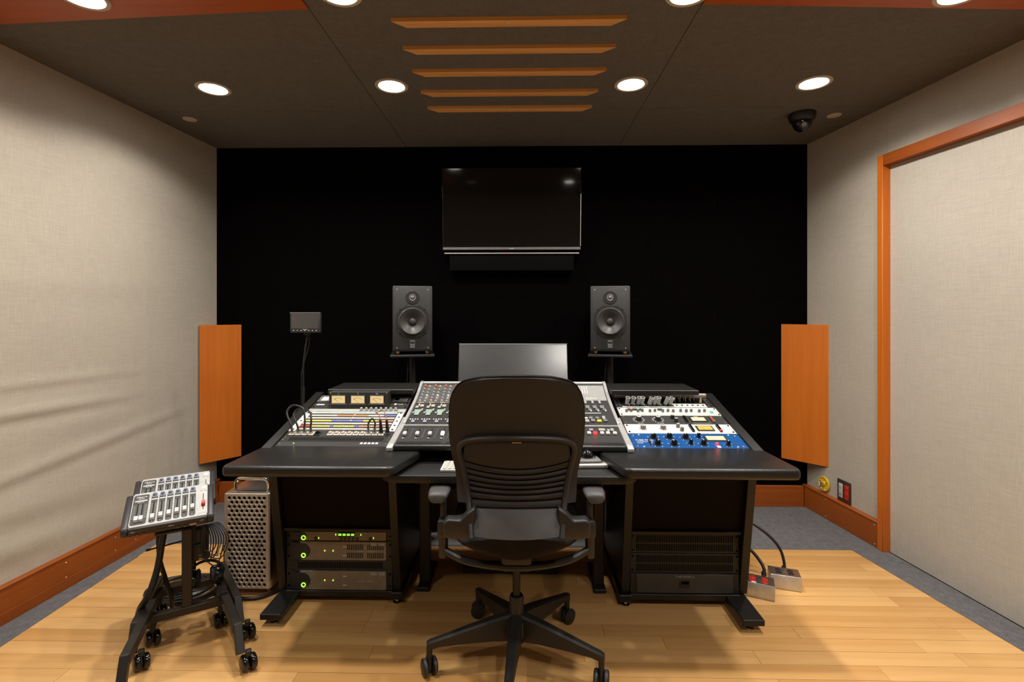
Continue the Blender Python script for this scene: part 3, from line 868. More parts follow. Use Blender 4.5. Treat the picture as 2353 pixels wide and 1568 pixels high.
NCH = 14
for c in range(NCH):
    x0 = -0.446 + c * 0.0545
    cols = ['red_knob', 'green_knob', 'blue_knob', 'tan_knob']
    # upper section: two knob columns per channel
    seq_a = ['red_knob', 'green_knob', 'green_knob', 'blue_knob', 'blue_knob', 'tan_knob']
    seq_b = ['tan_knob', 'green_knob', 'grey_knob', 'white', 'tan_knob', 'grey_knob']
    if c == 4: seq_a = ['white'] * 6
    for i in range(6):
        yy = 2.655 - i * 0.0285
        put('knob', knob_mesh(seq_a[i], 0.0068, 0.013), con, T=cT(x0 - 0.012, yy, 0.0015))
        if c < 9: put('knob', knob_mesh(seq_b[i], 0.0068, 0.013), con, T=cT(x0 + 0.013, yy - 0.007, 0.0015))
    bm_ = MB()
    for dx in (-0.016, -0.006, 0.004, 0.014): bm_.box((dx - 0.002, -0.003, 0), (dx + 0.002, 0.003, 0.004), 0, 1, cT(x0, 2.502, 0.0015))
    bm_.box((0.0225, -0.0008, 0), (0.024, 0.0008, 0.001), 0, 1, cT(x0, 2.55, 0))
    stuff(bm_.build('switch_row', 'white', con))
    # middle section: switch clusters
    put('button', btn_mesh('tan_knob', 0.018, 0.022, 0.005), con, T=cT(x0 + 0.006, 2.470, 0.001))
    put('button', btn_mesh('grey_knob', 0.015, 0.020, 0.006), con, T=cT(x0 - 0.016, 2.455, 0.001))
    put('button', btn_mesh('white', 0.005, 0.022, 0.004), con, T=cT(x0 - 0.010, 2.480, 0.001))
    ck = MB()
    ck.box((-0.016, -0.034, 0), (0.016, -0.002, 0.005), 0.001, 1, cT(x0 - 0.004, 2.43, 0.001))
    ck.box((-0.024, -0.020, 0), (-0.014, -0.006, 0.004), 0.001, 1, cT(x0 - 0.004, 2.41, 0.001))
    ck.box((0.012, -0.014, 0), (0.020, 0.012, 0.004), 0.001, 1, cT(x0 - 0.002, 2.43, 0.001))
    ck.box((-0.010, -0.062, 0), (0.012, -0.032, 0.005), 0.001, 1, cT(x0 - 0.004, 2.43, 0.001))
    stuff(ck.build('switch_cluster', 'green_knob', con))
    wr_ = MB()
    for dx in (-0.020, -0.009, 0.003, 0.014): wr_.box((dx - 0.003, -0.004, 0), (dx + 0.003, 0.004, 0.005), 0.001, 1, cT(x0, 2.326, 0.001))
    stuff(wr_.build('white_button_row', 'white', con))
    put('button', btn_mesh('blue_knob', 0.016, 0.018, 0.005), con, T=cT(x0 - 0.004, 2.306, 0.001))
    # faders
    sl = MB().box((-0.0012, -0.045, 0), (0.0012, 0.045, 0.0008), 0, 1, cT(x0 - 0.010, 2.190, 0.0008)).build('fader_slot', 'slot', con)
    lit = (c == 3)
    fy = 2.172 + (0.004 if lit else 0)
    fb = MB().box((-0.0075, -0.013, 0.002), (0.0075, 0.013, 0.014), 0.003, 2).mesh('fader_cap', 'led_white' if lit else 'white')
    put('fader_cap', fb, con, T=cT(x0 - 0.010, fy, 0))
    put('button', btn_mesh('grey_knob', 0.009, 0.009, 0.003), con, T=cT(x0 - 0.010, 2.138, 0.0008))
    mk = MB()
    for i in range(8): mk.box((-0.0022, -0.001, 0), (0.0022, 0.001, 0.0004), 0, 1, cT(x0 + 0.014, 2.150 + i * 0.0115, 0.001))
    stuff(mk.build('fader_scale', 'text_grey', con))
# master section
for i in range(3):
    mb_ = MB().box((-0.004, -0.045, 0), (-0.001, 0.045, 0.0004), 0, 1, cT(0.366 + i * 0.012, 2.625, 0.002)).build('printed_bar', 'text_white', con)
text('maker_word', 'England', 0.018, 'text_white', con, cT(0.372, 2.552, 0.002))
for i in range(4):
    xx = 0.33 + i * 0.035
    put('button', btn_mesh('grey_knob', 0.011, 0.030, 0.005), con, T=cT(xx, 2.515, 0.001))
    put('button', btn_mesh('grey_mid', 0.020, 0.030, 0.006), con, T=cT(xx + 0.004, 2.462, 0.001))
    put('button', btn_mesh('grey_mid', 0.016, 0.020, 0.005), con, T=cT(xx + 0.012, 2.436, 0.001))
    put('button', btn_mesh('white', 0.008, 0.010, 0.004), con, T=cT(xx + 0.016, 2.424, 0.001))
surf_panel('divider_strip', 0.30, 0.425, 2.396, 2.406, 'grey_knob', 0.002, 2)
for x_, y_, m_, w_, l_ in ((0.335, 2.372, 'white', 0.030, 0.013), (0.365, 2.375, 'grey_mid', 0.018, 0.020), (0.395, 2.375, 'grey_mid', 0.018, 0.018), (0.425, 2.378, 'grey_knob', 0.014, 0.030),
                           (0.345, 2.345, 'grey_knob', 0.018, 0.022), (0.372, 2.350, 'grey_mid', 0.020, 0.022), (0.400, 2.346, 'yellow', 0.020, 0.020), (0.428, 2.350, 'grey_mid', 0.018, 0.016),
                           (0.350, 2.318, 'blue_knob', 0.018, 0.016), (0.397, 2.318, 'grey_knob', 0.028, 0.022), (0.400, 2.316, 'yellow', 0.007, 0.012), (0.425, 2.312, 'grey_knob', 0.012, 0.020), (0.442, 2.318, 'grey_knob', 0.014, 0.024)):
    put('button', btn_mesh(m_, w_, l_, 0.007), con, T=cT(x_ + 0.004, y_ - 0.094, 0.001) if y_ < 2.33 else cT(x_ + 0.004, y_ - 0.030, 0.001))
for x_, m_ in ((0.335, 'white'), (0.361, 'led_red'), (0.391, 'white'), (0.416, 'white'), (0.446, 'white')):
    put('button', btn_mesh(m_, 0.016, 0.020, 0.009), con, T=cT(x_ + 0.006, 2.190, 0.001))
text('print_marks', '///', 0.02, 'text_grey', con, cT(0.305, 2.195, 0.001))

# ---------------------------------------------------------------- rack gear on the slopes
def rack(name, label, cat, side, s0, s1, mat, group=None, thick=0.03):
    y, z = slope(s0)
    t = thing(name, label, cat, (CX + side * BC, y, z), (A_SL, 0, 0), group)
    h = s1 - s0 - 0.0012
    MB().box((-0.241, 0.0006, -thick), (0.241, h, 0.002), 0.0008, 1).build('face_plate', mat, t)
    return t, h
def rscrews(t, pts, mat='slot', r=0.0045):
    me = MB().lathe([(0, 0.003), (r * 0.7, 0.003), (r, 0.001), (r, 0)], 10).mesh('rack_screw', mat)
    for p in pts: put('rack_screw', me, t, (p[0], p[1], 0.002))
def rknob(t, x, y, r, h, body, cap=None, skirt=None, ptr=0, name='knob'):
    b = MB()
    b.lathe([(0, h), (r * 0.85, h), (r * 0.95, h * 0.85), (r, 0), (0, 0)], 18)
    o = b.build(name, body, t, (x, y, 0.002))
    if cap: MB().lathe([(0, h + 0.001), (r * 0.80, h + 0.001), (r * 0.84, h), (0, h - 0.0005)], 18).build('cap', cap, o)
    if skirt: MB().lathe([(0, 0.002), (r * 1.35, 0.002), (r * 1.45, 0), (0, -0.001)], 20).build('skirt', skirt, o)
    if ptr is not None:
        MB().box((-0.0012, r * 0.1, h), (0.0012, r * 0.9, h + 0.0015), 0, 1, Matrix.Rotation(R(ptr), 4, 'Z')).build('pointer', 'text_white' if not cap else 'slot', o)
    return o
def ticks(t, x, y, r0, r1, mat, a0=-140, a1=140, n=11):
    b = MB()
    for k in range(n):
        a = R(a0 + (a1 - a0) * k / (n - 1))
        b.box((-0.0012, r0, 0), (0.0012, r1, 0.0005), 0, 1, Matrix.Translation((x, y, 0.0021)) @ Matrix.Rotation(-a, 4, 'Z'))
    return stuff(b.build('dial_marks', mat, t))
def rbox(t, name, x0, x1, y0, y1, z0, z1, mat, par=None, bev=0.0):
    return MB().box((x0, y0, z0), (x1, y1, z1), bev, 1).build(name, mat, par or t)
def meter(t, x0, x1, y0, y1, face, rim='black', depth=0.004, needle=True):
    m_ = rbox(t, 'meter', x0 - 0.007, x1 + 0.007, y0 - 0.006, y1 + 0.006, 0.0021, 0.0021 + depth, rim, bev=0.001)
    rbox(t, 'dial', x0, x1, y0, y1, 0.0021 + depth, 0.0026 + depth, face, m_)
    if needle:
        MB().box((-0.0006, 0, 0), (0.0006, (y1 - y0) * 0.75, 0.0004), 0, 1, Matrix.Translation(((x0 + x1) / 2 - 0.006, y0 + 0.002, 0.0027 + depth)) @ Matrix.Rotation(R(28), 4, 'Z')).build('needle', 'slot', m_)
    return m_

# right bay, from the wrist rest upwards
t, h = rack('compressor', 'blue tube compressor with black pointer knobs and lit meter', 'audio equipment', 1, 0.0, 0.133, 'blue')
def px2x(cpx, y):      # helper for the blue face: crop pixel -> x
    f = y / h
    l = 255 + (165 - 255) * f; r = 2225 + (2000 - 2225) * f
    return -0.241 + 0.482 * (cpx - l) / (r - l)
for cpx, yy, r, a in ((595, 0.092, 0.0125, 40), (862, 0.095, 0.0125, 0), (1135, 0.092, 0.0125, 20), (1355, 0.100, 0.0085, 0), (660, 0.036, 0.0125, -40), (940, 0.034, 0.0125, 30), (1222, 0.042, 0.0085, -20), (1440, 0.038, 0.0115, 10), (1855, 0.032, 0.0085, -5)):
    x = px2x(cpx, yy)
    rknob(t, x, yy, r, 0.018, 'black_gloss', None, 'black', a)
    ticks(t, x, yy, r * 1.7, r * 2.1, 'text_white', n=5)
meter(t, 0.090, 0.168, 0.070, 0.104, 'meter', 'black', 0.003)
text('maker_words', 'TUBE-TECH', 0.0150, 'text_white', t, TX(-0.222, 0.066, 0.0022))
text('print_line', 'COMPRESSOR CL 1B', 0.0075, 'text_white', t, TX(-0.218, 0.054, 0.0022))
text('print_line', 'LIMITER', 0.0075, 'text_white', t, TX(-0.218, 0.043, 0.0022))
sw = rbox(t, 'power_switch', -0.168, -0.160, 0.045, 0.072, 0.002, 0.008, 'black', bev=0.001)
rknob(t, -0.168, 0.018, 0.0045, 0.010, 'chrome', None, 'steel', None, 'toggle')
MB().lathe([(0, 0.008), (0.0055, 0.006), (0.0075, 0)], 14, TX(0.118, 0.040, 0.002)).build('jewel_lamp', 'led_red', t)
rbox(t, 'lamp_label', 0.111, 0.126, 0.010, 0.026, 0.002, 0.0024, 'text_white')
rscrews(t, [(sx * 0.222, yy) for sx in (-1, 1) for yy in (0.020, 0.112)], 'steel', 0.005)
rscrews(t, [(sx * 0.196, yy) for sx in (-1, 1) for yy in (0.014, 0.118)], 'white', 0.004)

for k, (s0, s1, face, mface, label, capc, bodyc) in enumerate(((0.133, 0.222, 'cream', 'meter_amber', 'cream rack compressor with silver-capped knobs and amber meter', 'alu_soft', 'grey_mid'),
                                              (0.222, 0.311, 'panel_dark', 'meter', 'black rack compressor with silver-capped knobs above the cream one', 'alu_soft', 'black'))):
    t, h = rack('compressor', label, 'audio equipment', 1, s0, s1, face, 'pair of compressors with silver-capped knobs')
    for x in (-0.163, -0.073):
        rknob(t, x, 0.044, 0.0125, 0.018, bodyc, capc, 'alu_soft' if k == 0 else None, 10)
        if k == 1: ticks(t, x, 0.044, 0.020, 0.028, 'text_white', n=11)
    for x, yy in ((-0.002, 0.060), (0.006, 0.026)):
        rknob(t, x, yy, 0.0085, 0.018, bodyc, capc, None, 10)
    for x, m2 in ((0.055, 'black'), (0.178, 'black')):
        c_ = rbox(t, 'button_column', x - 0.006, x + 0.006, 0.012, 0.078, 0.002, 0.005, m2, bev=0.001)
        for q in range(4): rbox(t, 'push_button', x - 0.005, x + 0.005, 0.015 + q * 0.016, 0.028 + q * 0.016, 0.005, 0.010, 'red' if (x > 0.1 and q == 0 and k == 0) else ('dark_red' if (x > 0.1 and k == 1) else 'black_gloss'), c_)
        if k == 1: ticks(t, x + (-0.014 if x < 0.1 else 0.014), 0.045, 0, 0.001, 'text_white', n=2)
    meter(t, 0.084, 0.146, 0.028, 0.062, mface, 'black', 0.004)
    if k == 1:
        rbox(t, 'meter_switch_plate', 0.078, 0.160, 0.003, 0.015, 0.002, 0.004, 'steel')
        text('print_word', 'UREI', 0.010, 'text_white', t, TX(0.102, 0.074, 0.0022))
        text('print_word', 'INPUT', 0.008, 'text_white', t, TX(-0.174, 0.006, 0.0022)); text('print_word', 'OUTPUT', 0.008, 'text_white', t, TX(-0.086, 0.006, 0.0022))
    rscrews(t, [(sx * 0.230, yy) for sx in (-1, 1) for yy in (0.014, 0.074)], 'steel' if k else 'slot')

t, h = rack('channel_unit', 'white rack channel unit with many small coloured knobs', 'audio equipment', 1, 0.311, 0.400, 'white_soft')
rbox(t, 'print_band', -0.215, 0.215, 0.060, 0.084, 0.002, 0.0026, 'cream')
for k, (x, m_) in enumerate(((-0.205, 'red_knob'), (-0.182, 'red_knob'), (-0.150, 'teal'), (-0.128, 'teal'), (-0.092, 'blue_knob'), (-0.067, 'grey_knob'), (-0.030, 'teal'), (-0.004, 'grey_knob'), (0.020, 'blue_knob'), (0.057, 'teal'), (0.083, 'grey_mid'), (0.108, 'grey_knob'), (0.145, 'teal'), (0.172, 'grey_knob'))):
    rknob(t, x + 0.002, 0.040 + (0.004 if k % 2 else 0), 0.0065, 0.014, 'grey_mid', m_, None, None)
for x0, x1 in ((-0.196, -0.118), (-0.048, -0.018)): rbox(t, 'dark_field', x0, x1, 0.052, 0.076, 0.0026, 0.003, 'panel_dark')
rbox(t, 'blue_square', 0.198, 0.213, 0.026, 0.046, 0.002, 0.004, 'teal')
text('print_line', 'IN   MIC   EQ   HMF   LMF   OUT', 0.010, 'text_grey', t, TX(-0.20, 0.010, 0.0022))
rscrews(t, [(sx * 0.232, yy) for sx in (-1, 1) for yy in (0.012, 0.074)])

t, h = rack('plug_panel', 'connector panel with tilted grey cable plugs in front of silver bar', 'audio equipment', 1, 0.400, 0.533, 'panel_dark')
rbox(t, 'recess', -0.215, 0.215, 0.030, 0.105, 0.002, 0.003, 'slot')
rbox(t, 'white_strip', -0.212, 0.205, 0.001, 0.009, 0.002, 0.004, 'white')
rbox(t, 'white_strip', 0.02, 0.205, 0.030, 0.036, 0.002, 0.006, 'white')
rbox(t, 'socket_field', 0.045, 0.205, 0.010, 0.029, 0.002, 0.004, 'cream')
for k in range(6):
    MB().lathe([(0, 0.003), (0.005, 0.003), (0.006, 0)], 12, TX(0.060 + k * 0.026, 0.020, 0.004)).build('jack', 'steel', t)
MB().box((-0.238, 0.112, 0.002), (0.238, 0.131, 0.022), 0.003, 2).build('silver_bar', 'alu', t)
plug_me = MB().lathe([(0.0, 0.0), (0.0095, 0.0), (0.0105, 0.010), (0.0105, 0.012), (0.0, 0.012)], 16).mesh('plug_base', 'black')
boot_me = MB().lathe([(0.0092, 0.012), (0.0105, 0.030), (0.0120, 0.045), (0.0125, 0.047), (0.0095, 0.047), (0.0080, 0.030), (0.0, 0.028)], 18).mesh('grey_boot', 'grey_knob')
for k, (x, lean) in enumerate(((-0.190, 8), (-0.163, 10), (-0.136, 12), (-0.116, 4), (-0.082, 22), (-0.056, 18), (-0.034, 2), (-0.002, 24), (0.022, 16))):
    p = put('plug', plug_me, t, T=TX(x, 0.020, 0.003, rx=8, ry=lean * 0.8))
    put('grey_boot', boot_me, p)
    MB().box((x + 0.011, 0.022, 0.003), (x + 0.018, 0.030, 0.008), 0.001, 1).build('white_latch', 'white', t)
for k, x in enumerate((0.075, 0.100, 0.128, 0.152)):
    MB().tube(smooth_path([(x - 0.012, 0.062, 0.003), (x - 0.010, 0.070, 0.026), (x, 0.074, 0.038), (x + 0.010, 0.078, 0.026), (x + 0.012, 0.082, 0.003)], 4), 0.0016, 6).build('wire_loop', 'tan_knob', t)
for x in (0.045, 0.190): MB().lathe([(0.007, 0), (0.002, 0.026), (0, 0.028)], 10, TX(x, 0.06, 0.003)).build('pin', 'tan_knob', t)
rscrews(t, [(sx * 0.231, 0.020 + 0.022 * q) for sx in (-1, 1) for q in range(4)])

# left bay
t, h = rack('power_unit', 'slim black rack unit with five white square buttons', 'audio equipment', -1, 0.0, 0.0445, 'panel_dark')
for k in range(5): rbox(t, 'square_button', 0.118 + k * 0.0165, 0.130 + k * 0.0165, 0.018, 0.032, 0.002, 0.006, 'white', bev=0.001)
MB().lathe([(0, 0.003), (0.003, 0)], 8, TX(-0.17, 0.028, 0.002)).build('green_lamp', 'led_green', t)
rscrews(t, [(sx * 0.230, 0.022) for sx in (-1, 1)], 'steel')
t, h = rack('vent_panel', 'black slotted vent panel below the patchbay', 'rack panel', -1, 0.0445, 0.089, 'rack_black')
b = MB()
for k in range(54): b.box((-0.205 + k * 0.0077, 0.007, 0.002), (-0.2015 + k * 0.0077, 0.036, 0.0026))
stuff(b.build('slots', 'slot', t))
rscrews(t, [(sx * 0.230, yy) for sx in (-1, 1) for yy in (0.012, 0.034)], 'steel')

t, h = rack('connector_panel', 'row of white and brass jack modules at the foot of the patchbay', 'patchbay', -1, 0.089, 0.133, 'panel_dark')
for k in range(15):
    x = -0.212 + k * 0.0285
    if k == 5: continue
    m_ = MB().box((x - 0.0125, 0.006, 0.002), (x + 0.0125, 0.038, 0.007), 0.0015, 1).build('jack_module', 'white_soft' if k != 4 else 'black', t)
    MB().lathe([(0.0, 0.004), (0.005, 0.004), (0.008, 0.006), (0.0095, 0.0)], 14, TX(x, 0.022, 0.007)).build('jack_ring', 'tan_knob' if k != 4 else 'slot', m_)
t, h = rack('patchbay', 'white jack patchbay striped with red, yellow and blue label strips', 'patchbay', -1, 0.133, 0.333, 'panel_dark')
for sx in (-1, 1): rbox(t, 'white_ear', min(sx * 0.212, sx * 0.241), max(sx * 0.212, sx * 0.241), 0.002, 0.190, 0.002, 0.0045, 'white')
rscrews(t, [(0.226, 0.018 + 0.042 * q) for q in range(5)] + [(-0.226, 0.018 + 0.042 * q) for q in range(5)], 'slot', 0.0075)
sch = [[('cream', 0, 1)],
       [('red', 0, 0.12), ('yellow_strip', 0.12, 0.33), ('blue_strip', 0.33, 0.37), ('yellow_strip', 0.37, 0.60), ('blue_strip', 0.60, 0.65), ('orange_strip', 0.65, 1)],
       [('cream', 0, 1)],
       [('yellow_strip', 0, 0.30), ('blue_strip', 0.30, 0.66), ('yellow_strip', 0.66, 0.82), ('orange_strip', 0.82, 1)],
       [('cream', 0, 1)],
       [('cream', 0, 0.32), ('orange_strip', 0.32, 0.68), ('cream', 0.68, 0.86), ('blue_strip', 0.86, 1)],
       [('cream', 0, 1)]]
for r_, segs in enumerate(sch):
    y0 = 0.006 + r_ * 0.0275
    jm = MB()
    for k in range(48):
        x = -0.203 + k * 0.00864
        jm.lathe([(0, 0.0008), (0.0026, 0.0008), (0.0030, 0.0)], 8, TX(x, y0 + 0.0055, 0.0022))
    stuff(jm.build('jack_row', 'steel', t))
    for m_, a, b_ in segs:
        rbox(t, 'label_strip', -0.208 + 0.416 * a, -0.208 + 0.416 * b_ - 0.0008, y0 + 0.012, y0 + 0.0235, 0.002, 0.0042, m_)
for k in range(6): rbox(t, 'centre_tab', 0.004 - 0.0 + k * 0.0, 0.010, 0.014 + k * 0.030, 0.022 + k * 0.030, 0.0042, 0.0048, 'white')
t, h = rack('knob_strip', 'narrow silver rack strip with eight silver knobs above the patchbay', 'audio equipment', -1, 0.333, 0.372, 'alu_soft')
rbox(t, 'green_line', -0.20, 0.23, 0.001, 0.004, 0.002, 0.003, 'teal')
rbox(t, 'cell_field', 0.012, 0.205, 0.005, 0.034, 0.002, 0.003, 'white_soft')
for k in range(8):
    x = 0.024 + k * 0.0242
    rbox(t, 'cell', x - 0.0105, x + 0.0105, 0.008, 0.031, 0.003, 0.0036, 'grey_mid')
    rknob(t, x, 0.018, 0.0062, 0.016, 'alu_soft', None, None, None)
t, h = rack('display_unit', 'grey rack unit with white panel and small dark display', 'audio equipment', -1, 0.372, 0.533, 'panel_dark')
rbox(t, 'grey_band', -0.239, 0.239, 0.085, 0.155, 0.002, 0.0035, 'grey_mid')
rbox(t, 'white_panel', 0.150, 0.222, 0.092, 0.135, 0.0035, 0.0045, 'white')
rbox(t, 'display', 0.156, 0.180, 0.100, 0.124, 0.0045, 0.0055, 'slot')
rbox(t, 'white_panel', -0.222, -0.16, 0.092, 0.135, 0.0035, 0.0045, 'white')
rbox(t, 'status_plate', -0.225, -0.185, 0.040, 0.052, 0.002, 0.003, 'text_white')
rbox(t, 'status_plate', 0.168, 0.178, 0.045, 0.062, 0.002, 0.003, 'text_white')
text('print_word', 'APOGEE', 0.008, 'text_white', t, TX(0.182, 0.050, 0.0022))
rscrews(t, [(sx * 0.231, yy) for sx in (-1, 1) for yy in (0.02, 0.065, 0.098, 0.142)])

# VU meter box in front of the shelf
t = thing('vu_meter_box', 'black box of three lit cream VU meters on the rack', 'meter', (-0.737, 2.490, 0.8365))
MB().prism([(0, 0), (0.052, 0.0135), (0.052, 0.081), (0, 0.081)], -0.148, 0.148, 'x', bev=0.0015, seg=1).build('case', 'panel_dark', t)
for k, (x, s_) in enumerate(((-0.100, 'L'), (-0.003, 'R'), (0.092, 'Ext'))):
    m_ = MB().box((x - 0.037, -0.003, 0.022), (x + 0.037, 0.0, 0.066), 0.001, 1).build('meter', 'black', t)
    MB().box((x - 0.033, -0.004, 0.026), (x + 0.033, -0.003, 0.062)).build('dial', 'meter', m_)
    MB().bar((x + 0.004, -0.0043, 0.027), (x - 0.022, -0.0043, 0.052), 0.0004, 0.0007, 0).build('needle', 'slot', m_)
    arc = [(x + 0.024 * math.sin(R(a)) * 1.15, -0.0043, 0.026 + 0.026 * math.cos(R(a))) for a in range(-50, 51, 10)]
    MB().tube(arc, 0.0004, 4).build('scale_arc', 'slot', m_)
    MB().box((x - 0.040, -0.006, 0.020), (x + 0.040, 0.0, 0.023)).build('lower_rim', 'grey_mid', m_)
    text('letter', s_, 0.009, 'text_white', t, TX(x, -0.0005, 0.0700, rx=90), align='CENTER')
sm = MB().lathe([(0, 0.002), (0.0025, 0)], 8).mesh('screw', 'brass')
for sx in (-1, 1):
    for zq in (0.006, 0.075): put('screw', sm, t, T=TX(sx * 0.140, -0.0002, zq, rx=90))

# patch cords
def bay_pt(side, x, s, up):
    yy, zz_ = slope(s, up); return (CX + side * BC + x, yy, zz_)
for k, (xa, xb, hgt, lab) in enumerate(((-0.212, -0.1555, 0.115, 'black patch cord looping over the jack modules, outermost loop'), (-0.1835, -0.127, 0.100, 'black patch cord looping over the jack modules, inner of the tall pair'))):
    t = thing('patch_cord', lab, 'cable', (0, 0, 0), group='tall looping patch cords')
    A_ = bay_pt(-1, xa, 0.111, 0.012); B_ = bay_pt(-1, xb, 0.111, 0.012)
    a1 = bay_pt(-1, xa, 0.111, 0.034); b1 = bay_pt(-1, xb, 0.111, 0.034)
    path = smooth_path([a1, bay_pt(-1, xa - 0.010, 0.12, 0.055), bay_pt(-1, xa - 0.030, 0.145, hgt * 0.8), bay_pt(-1, xa - 0.010, 0.165, hgt), bay_pt(-1, xb - 0.015, 0.150, hgt * 0.93), bay_pt(-1, xb, 0.125, 0.065), b1], 6)
    MB().tube(path, 0.0042, 8).build('cord', 'cable', t)
    for a_, b_ in ((A_, a1), (B_, b1)): MB().cyl(a_, b_, 0.006, 0.0055, 10).build('plug', 'steel', t)
t = thing('patch_cord', 'short black patch cord arched between two brass jacks', 'cable')
A_, B_ = bay_pt(-1, 0.130, 0.111, 0.012), bay_pt(-1, 0.1585, 0.111, 0.012)
a1, b1 = bay_pt(-1, 0.130, 0.111, 0.032), bay_pt(-1, 0.1585, 0.111, 0.032)
MB().tube(smooth_path([a1, bay_pt(-1, 0.130, 0.125, 0.052), bay_pt(-1, 0.144, 0.135, 0.066), bay_pt(-1, 0.158, 0.125, 0.052), b1], 5), 0.0042, 8).build('cord', 'cable', t)
for a_, b_ in ((A_, a1), (B_, b1)): MB().cyl(a_, b_, 0.006, 0.0055, 10).build('plug', 'steel', t)
t = thing('patch_cord', 'red-brown patch cord with two fat black plugs', 'cable')
pl = []
for x in (0.187, 0.2155):
    a_, b_ = bay_pt(-1, x - 0.0, 0.111, 0.012), bay_pt(-1, x - 0.003, 0.120, 0.068)
    MB().cyl(a_, b_, 0.009, 0.005, 12).build('plug', 'black', t); pl.append(b_)
MB().tube(smooth_path([pl[0], bay_pt(-1, 0.175, 0.135, 0.086), bay_pt(-1, 0.150, 0.17, 0.080), bay_pt(-1, 0.155, 0.185, 0.074), bay_pt(-1, 0.190, 0.16, 0.092), pl[1]], 6), 0.0022, 6).build('cord', 'dark_red', t)

# ---------------------------------------------------------------- gear in the lower racks
def lrack(name, label, cat, side, z0, z1, mat, group=None):
    t = thing(name, label, cat, (CX + side * 0.7765, 2.270, z0), (0, 0, 0), group)
    MB().box((-0.241, 0.0, 0.0006), (0.241, 0.30, z1 - z0 - 0.0008), 0.001, 1).build('chassis', mat, t)
    return t, z1 - z0
U = 0.0445
def amp_unit(u0, nu, label, kind):
    z0 = 0.0575 + u0 * U
    t, h = lrack('power_amplifier' if kind else 'clock_unit', label, 'audio equipment', -1, z0, z0 + nu * U, 'amp_dark', 'taupe-faced units in the lower rack')
    face = 'amp'
    MB().box((-0.178, -0.006, 0.002), (0.215, 0.0, h - 0.003), 0.001, 1).build('face_plate', face, t)
    # dark half-round logo field
    pts = [(-0.215, 0.004), (-0.178, 0.004)]
    r = h * 0.46
    for a in range(-80, 91, 10): pts.append((-0.165 + r * 0.85 * math.cos(R(a)), h / 2 + r * 0.8 * math.sin(R(a))))
    pts += [(-0.215, h - 0.004)]
    MB().prism(pts, -0.008, -0.006, 'y').build('logo_field', 'amp_dark', t)
    MB().lathe([(0.008, 0.0), (0.0105, 0.001), (0.0105, 0.003), (0.0072, 0.003), (0.0072, 0.0)], 20, TX(-0.160, -0.008, h * (0.28 if kind else 0.35), rx=90)).build('ring_light', 'led_green', t)
    if not kind:
        w_ = MB().box((-0.004, -0.007, 0.020), (0.072, -0.006, 0.040)).build('display_window', 'slot', t)
        text('digits', '00 00 00 00', 0.0150, 'led_green', w_, TX(0.034, -0.0075, 0.0245, rx=90), align='CENTER')
        for x, zq in ((-0.014, 0.026), (0.100, 0.026), (-0.092, 0.010), (0.157, 0.012)): MB().box((x - 0.0015, -0.0075, zq), (x + 0.0015, -0.006, zq + 0.007)).build('indicator', 'led_green', t)
        for k in range(4): MB().lathe([(0, 0.003), (0.006, 0.003), (0.007, 0)], 12, TX(0.010 + k * 0.018, -0.006, 0.011, rx=90)).build('push_button', 'amp_dark', t)
        for x in (0.083, 0.143, -0.105): MB().lathe([(0, 0.003), (0.007, 0.003), (0.008, 0)], 12, TX(x, -0.006, 0.011, rx=90)).build('push_button', 'amp_dark', t)
    else:
        MB().box((-0.0655, -0.0075, h * 0.47), (-0.0625, -0.006, h * 0.55)).build('indicator', 'led_amber', t)
        MB().box((-0.0275, -0.0075, h * 0.47), (-0.0245, -0.006, h * 0.55)).build('indicator', 'led_green', t)
        text('print_marks', '....... .  .......', 0.014, 'text_white', t, TX(-0.046, -0.0065, h * 0.5, rx=90), align='CENTER')
        text('print_marks', '.........   .........', 0.016, 'text_white', t, TX(0.120, -0.0065, h * 0.46, rx=90), align='CENTER')
        if kind == 1:
            b = MB()
            for x0 in (0.038, 0.130):
                for k in range(9):
                    for z_ in (0.14, 0.56): b.box((x0 + k * 0.0085, -0.0066, h * z_), (x0 + 0.0035 + k * 0.0085, -0.006, h * (z_ + 0.28)))
            stuff(b.build('vent_slots', 'slot', t))
        for x in (0.145, 0.180): MB().box((x, -0.0068, h - 0.020), (x + 0.028, -0.006, h - 0.006)).build('print_plate', 'text_grey', t)
        for zq in (0.25, 0.70): MB().box((0.018, -0.0066, h * zq), (0.034, -0.006, h * zq + 0.003)).build('print_plate', 'text_white', t)
    sc = MB().lathe([(0, 0.003), (0.004, 0.002), (0.005, 0)], 8).mesh('rack_screw', 'slot')
    for zq in ((0.02,) if not kind else (0.018, h - 0.018)): put('rack_screw', sc, t, T=TX(0.231, 0, zq, rx=90)); put('rack_screw', sc, t, T=TX(-0.231, 0, zq, rx=90))
M['led_amber'] = emit('amber_led', (1.0, 0.75, 0.05), 2.0)
amp_unit(0, 2, 'taupe power amplifier at the bottom of the rack behind the silver tower', 2)
t, h = lrack('vent_panel', 'black slotted filler panel between the two taupe amplifiers', 'rack panel', -1, 0.0575 + 2 * U, 0.0575 + 3 * U, 'amp_dark')
b = MB()
for k in range(50): b.box((-0.19 + k * 0.0078, -0.0006, 0.008), (-0.186 + k * 0.0078, 0.0, 0.036))
stuff(b.build('slots', 'slot', t))
amp_unit(3, 2, 'taupe power amplifier with vent slots directly under the green digit display', 1)
amp_unit(5, 1, 'slim taupe rack unit with glowing green digit display', 0)

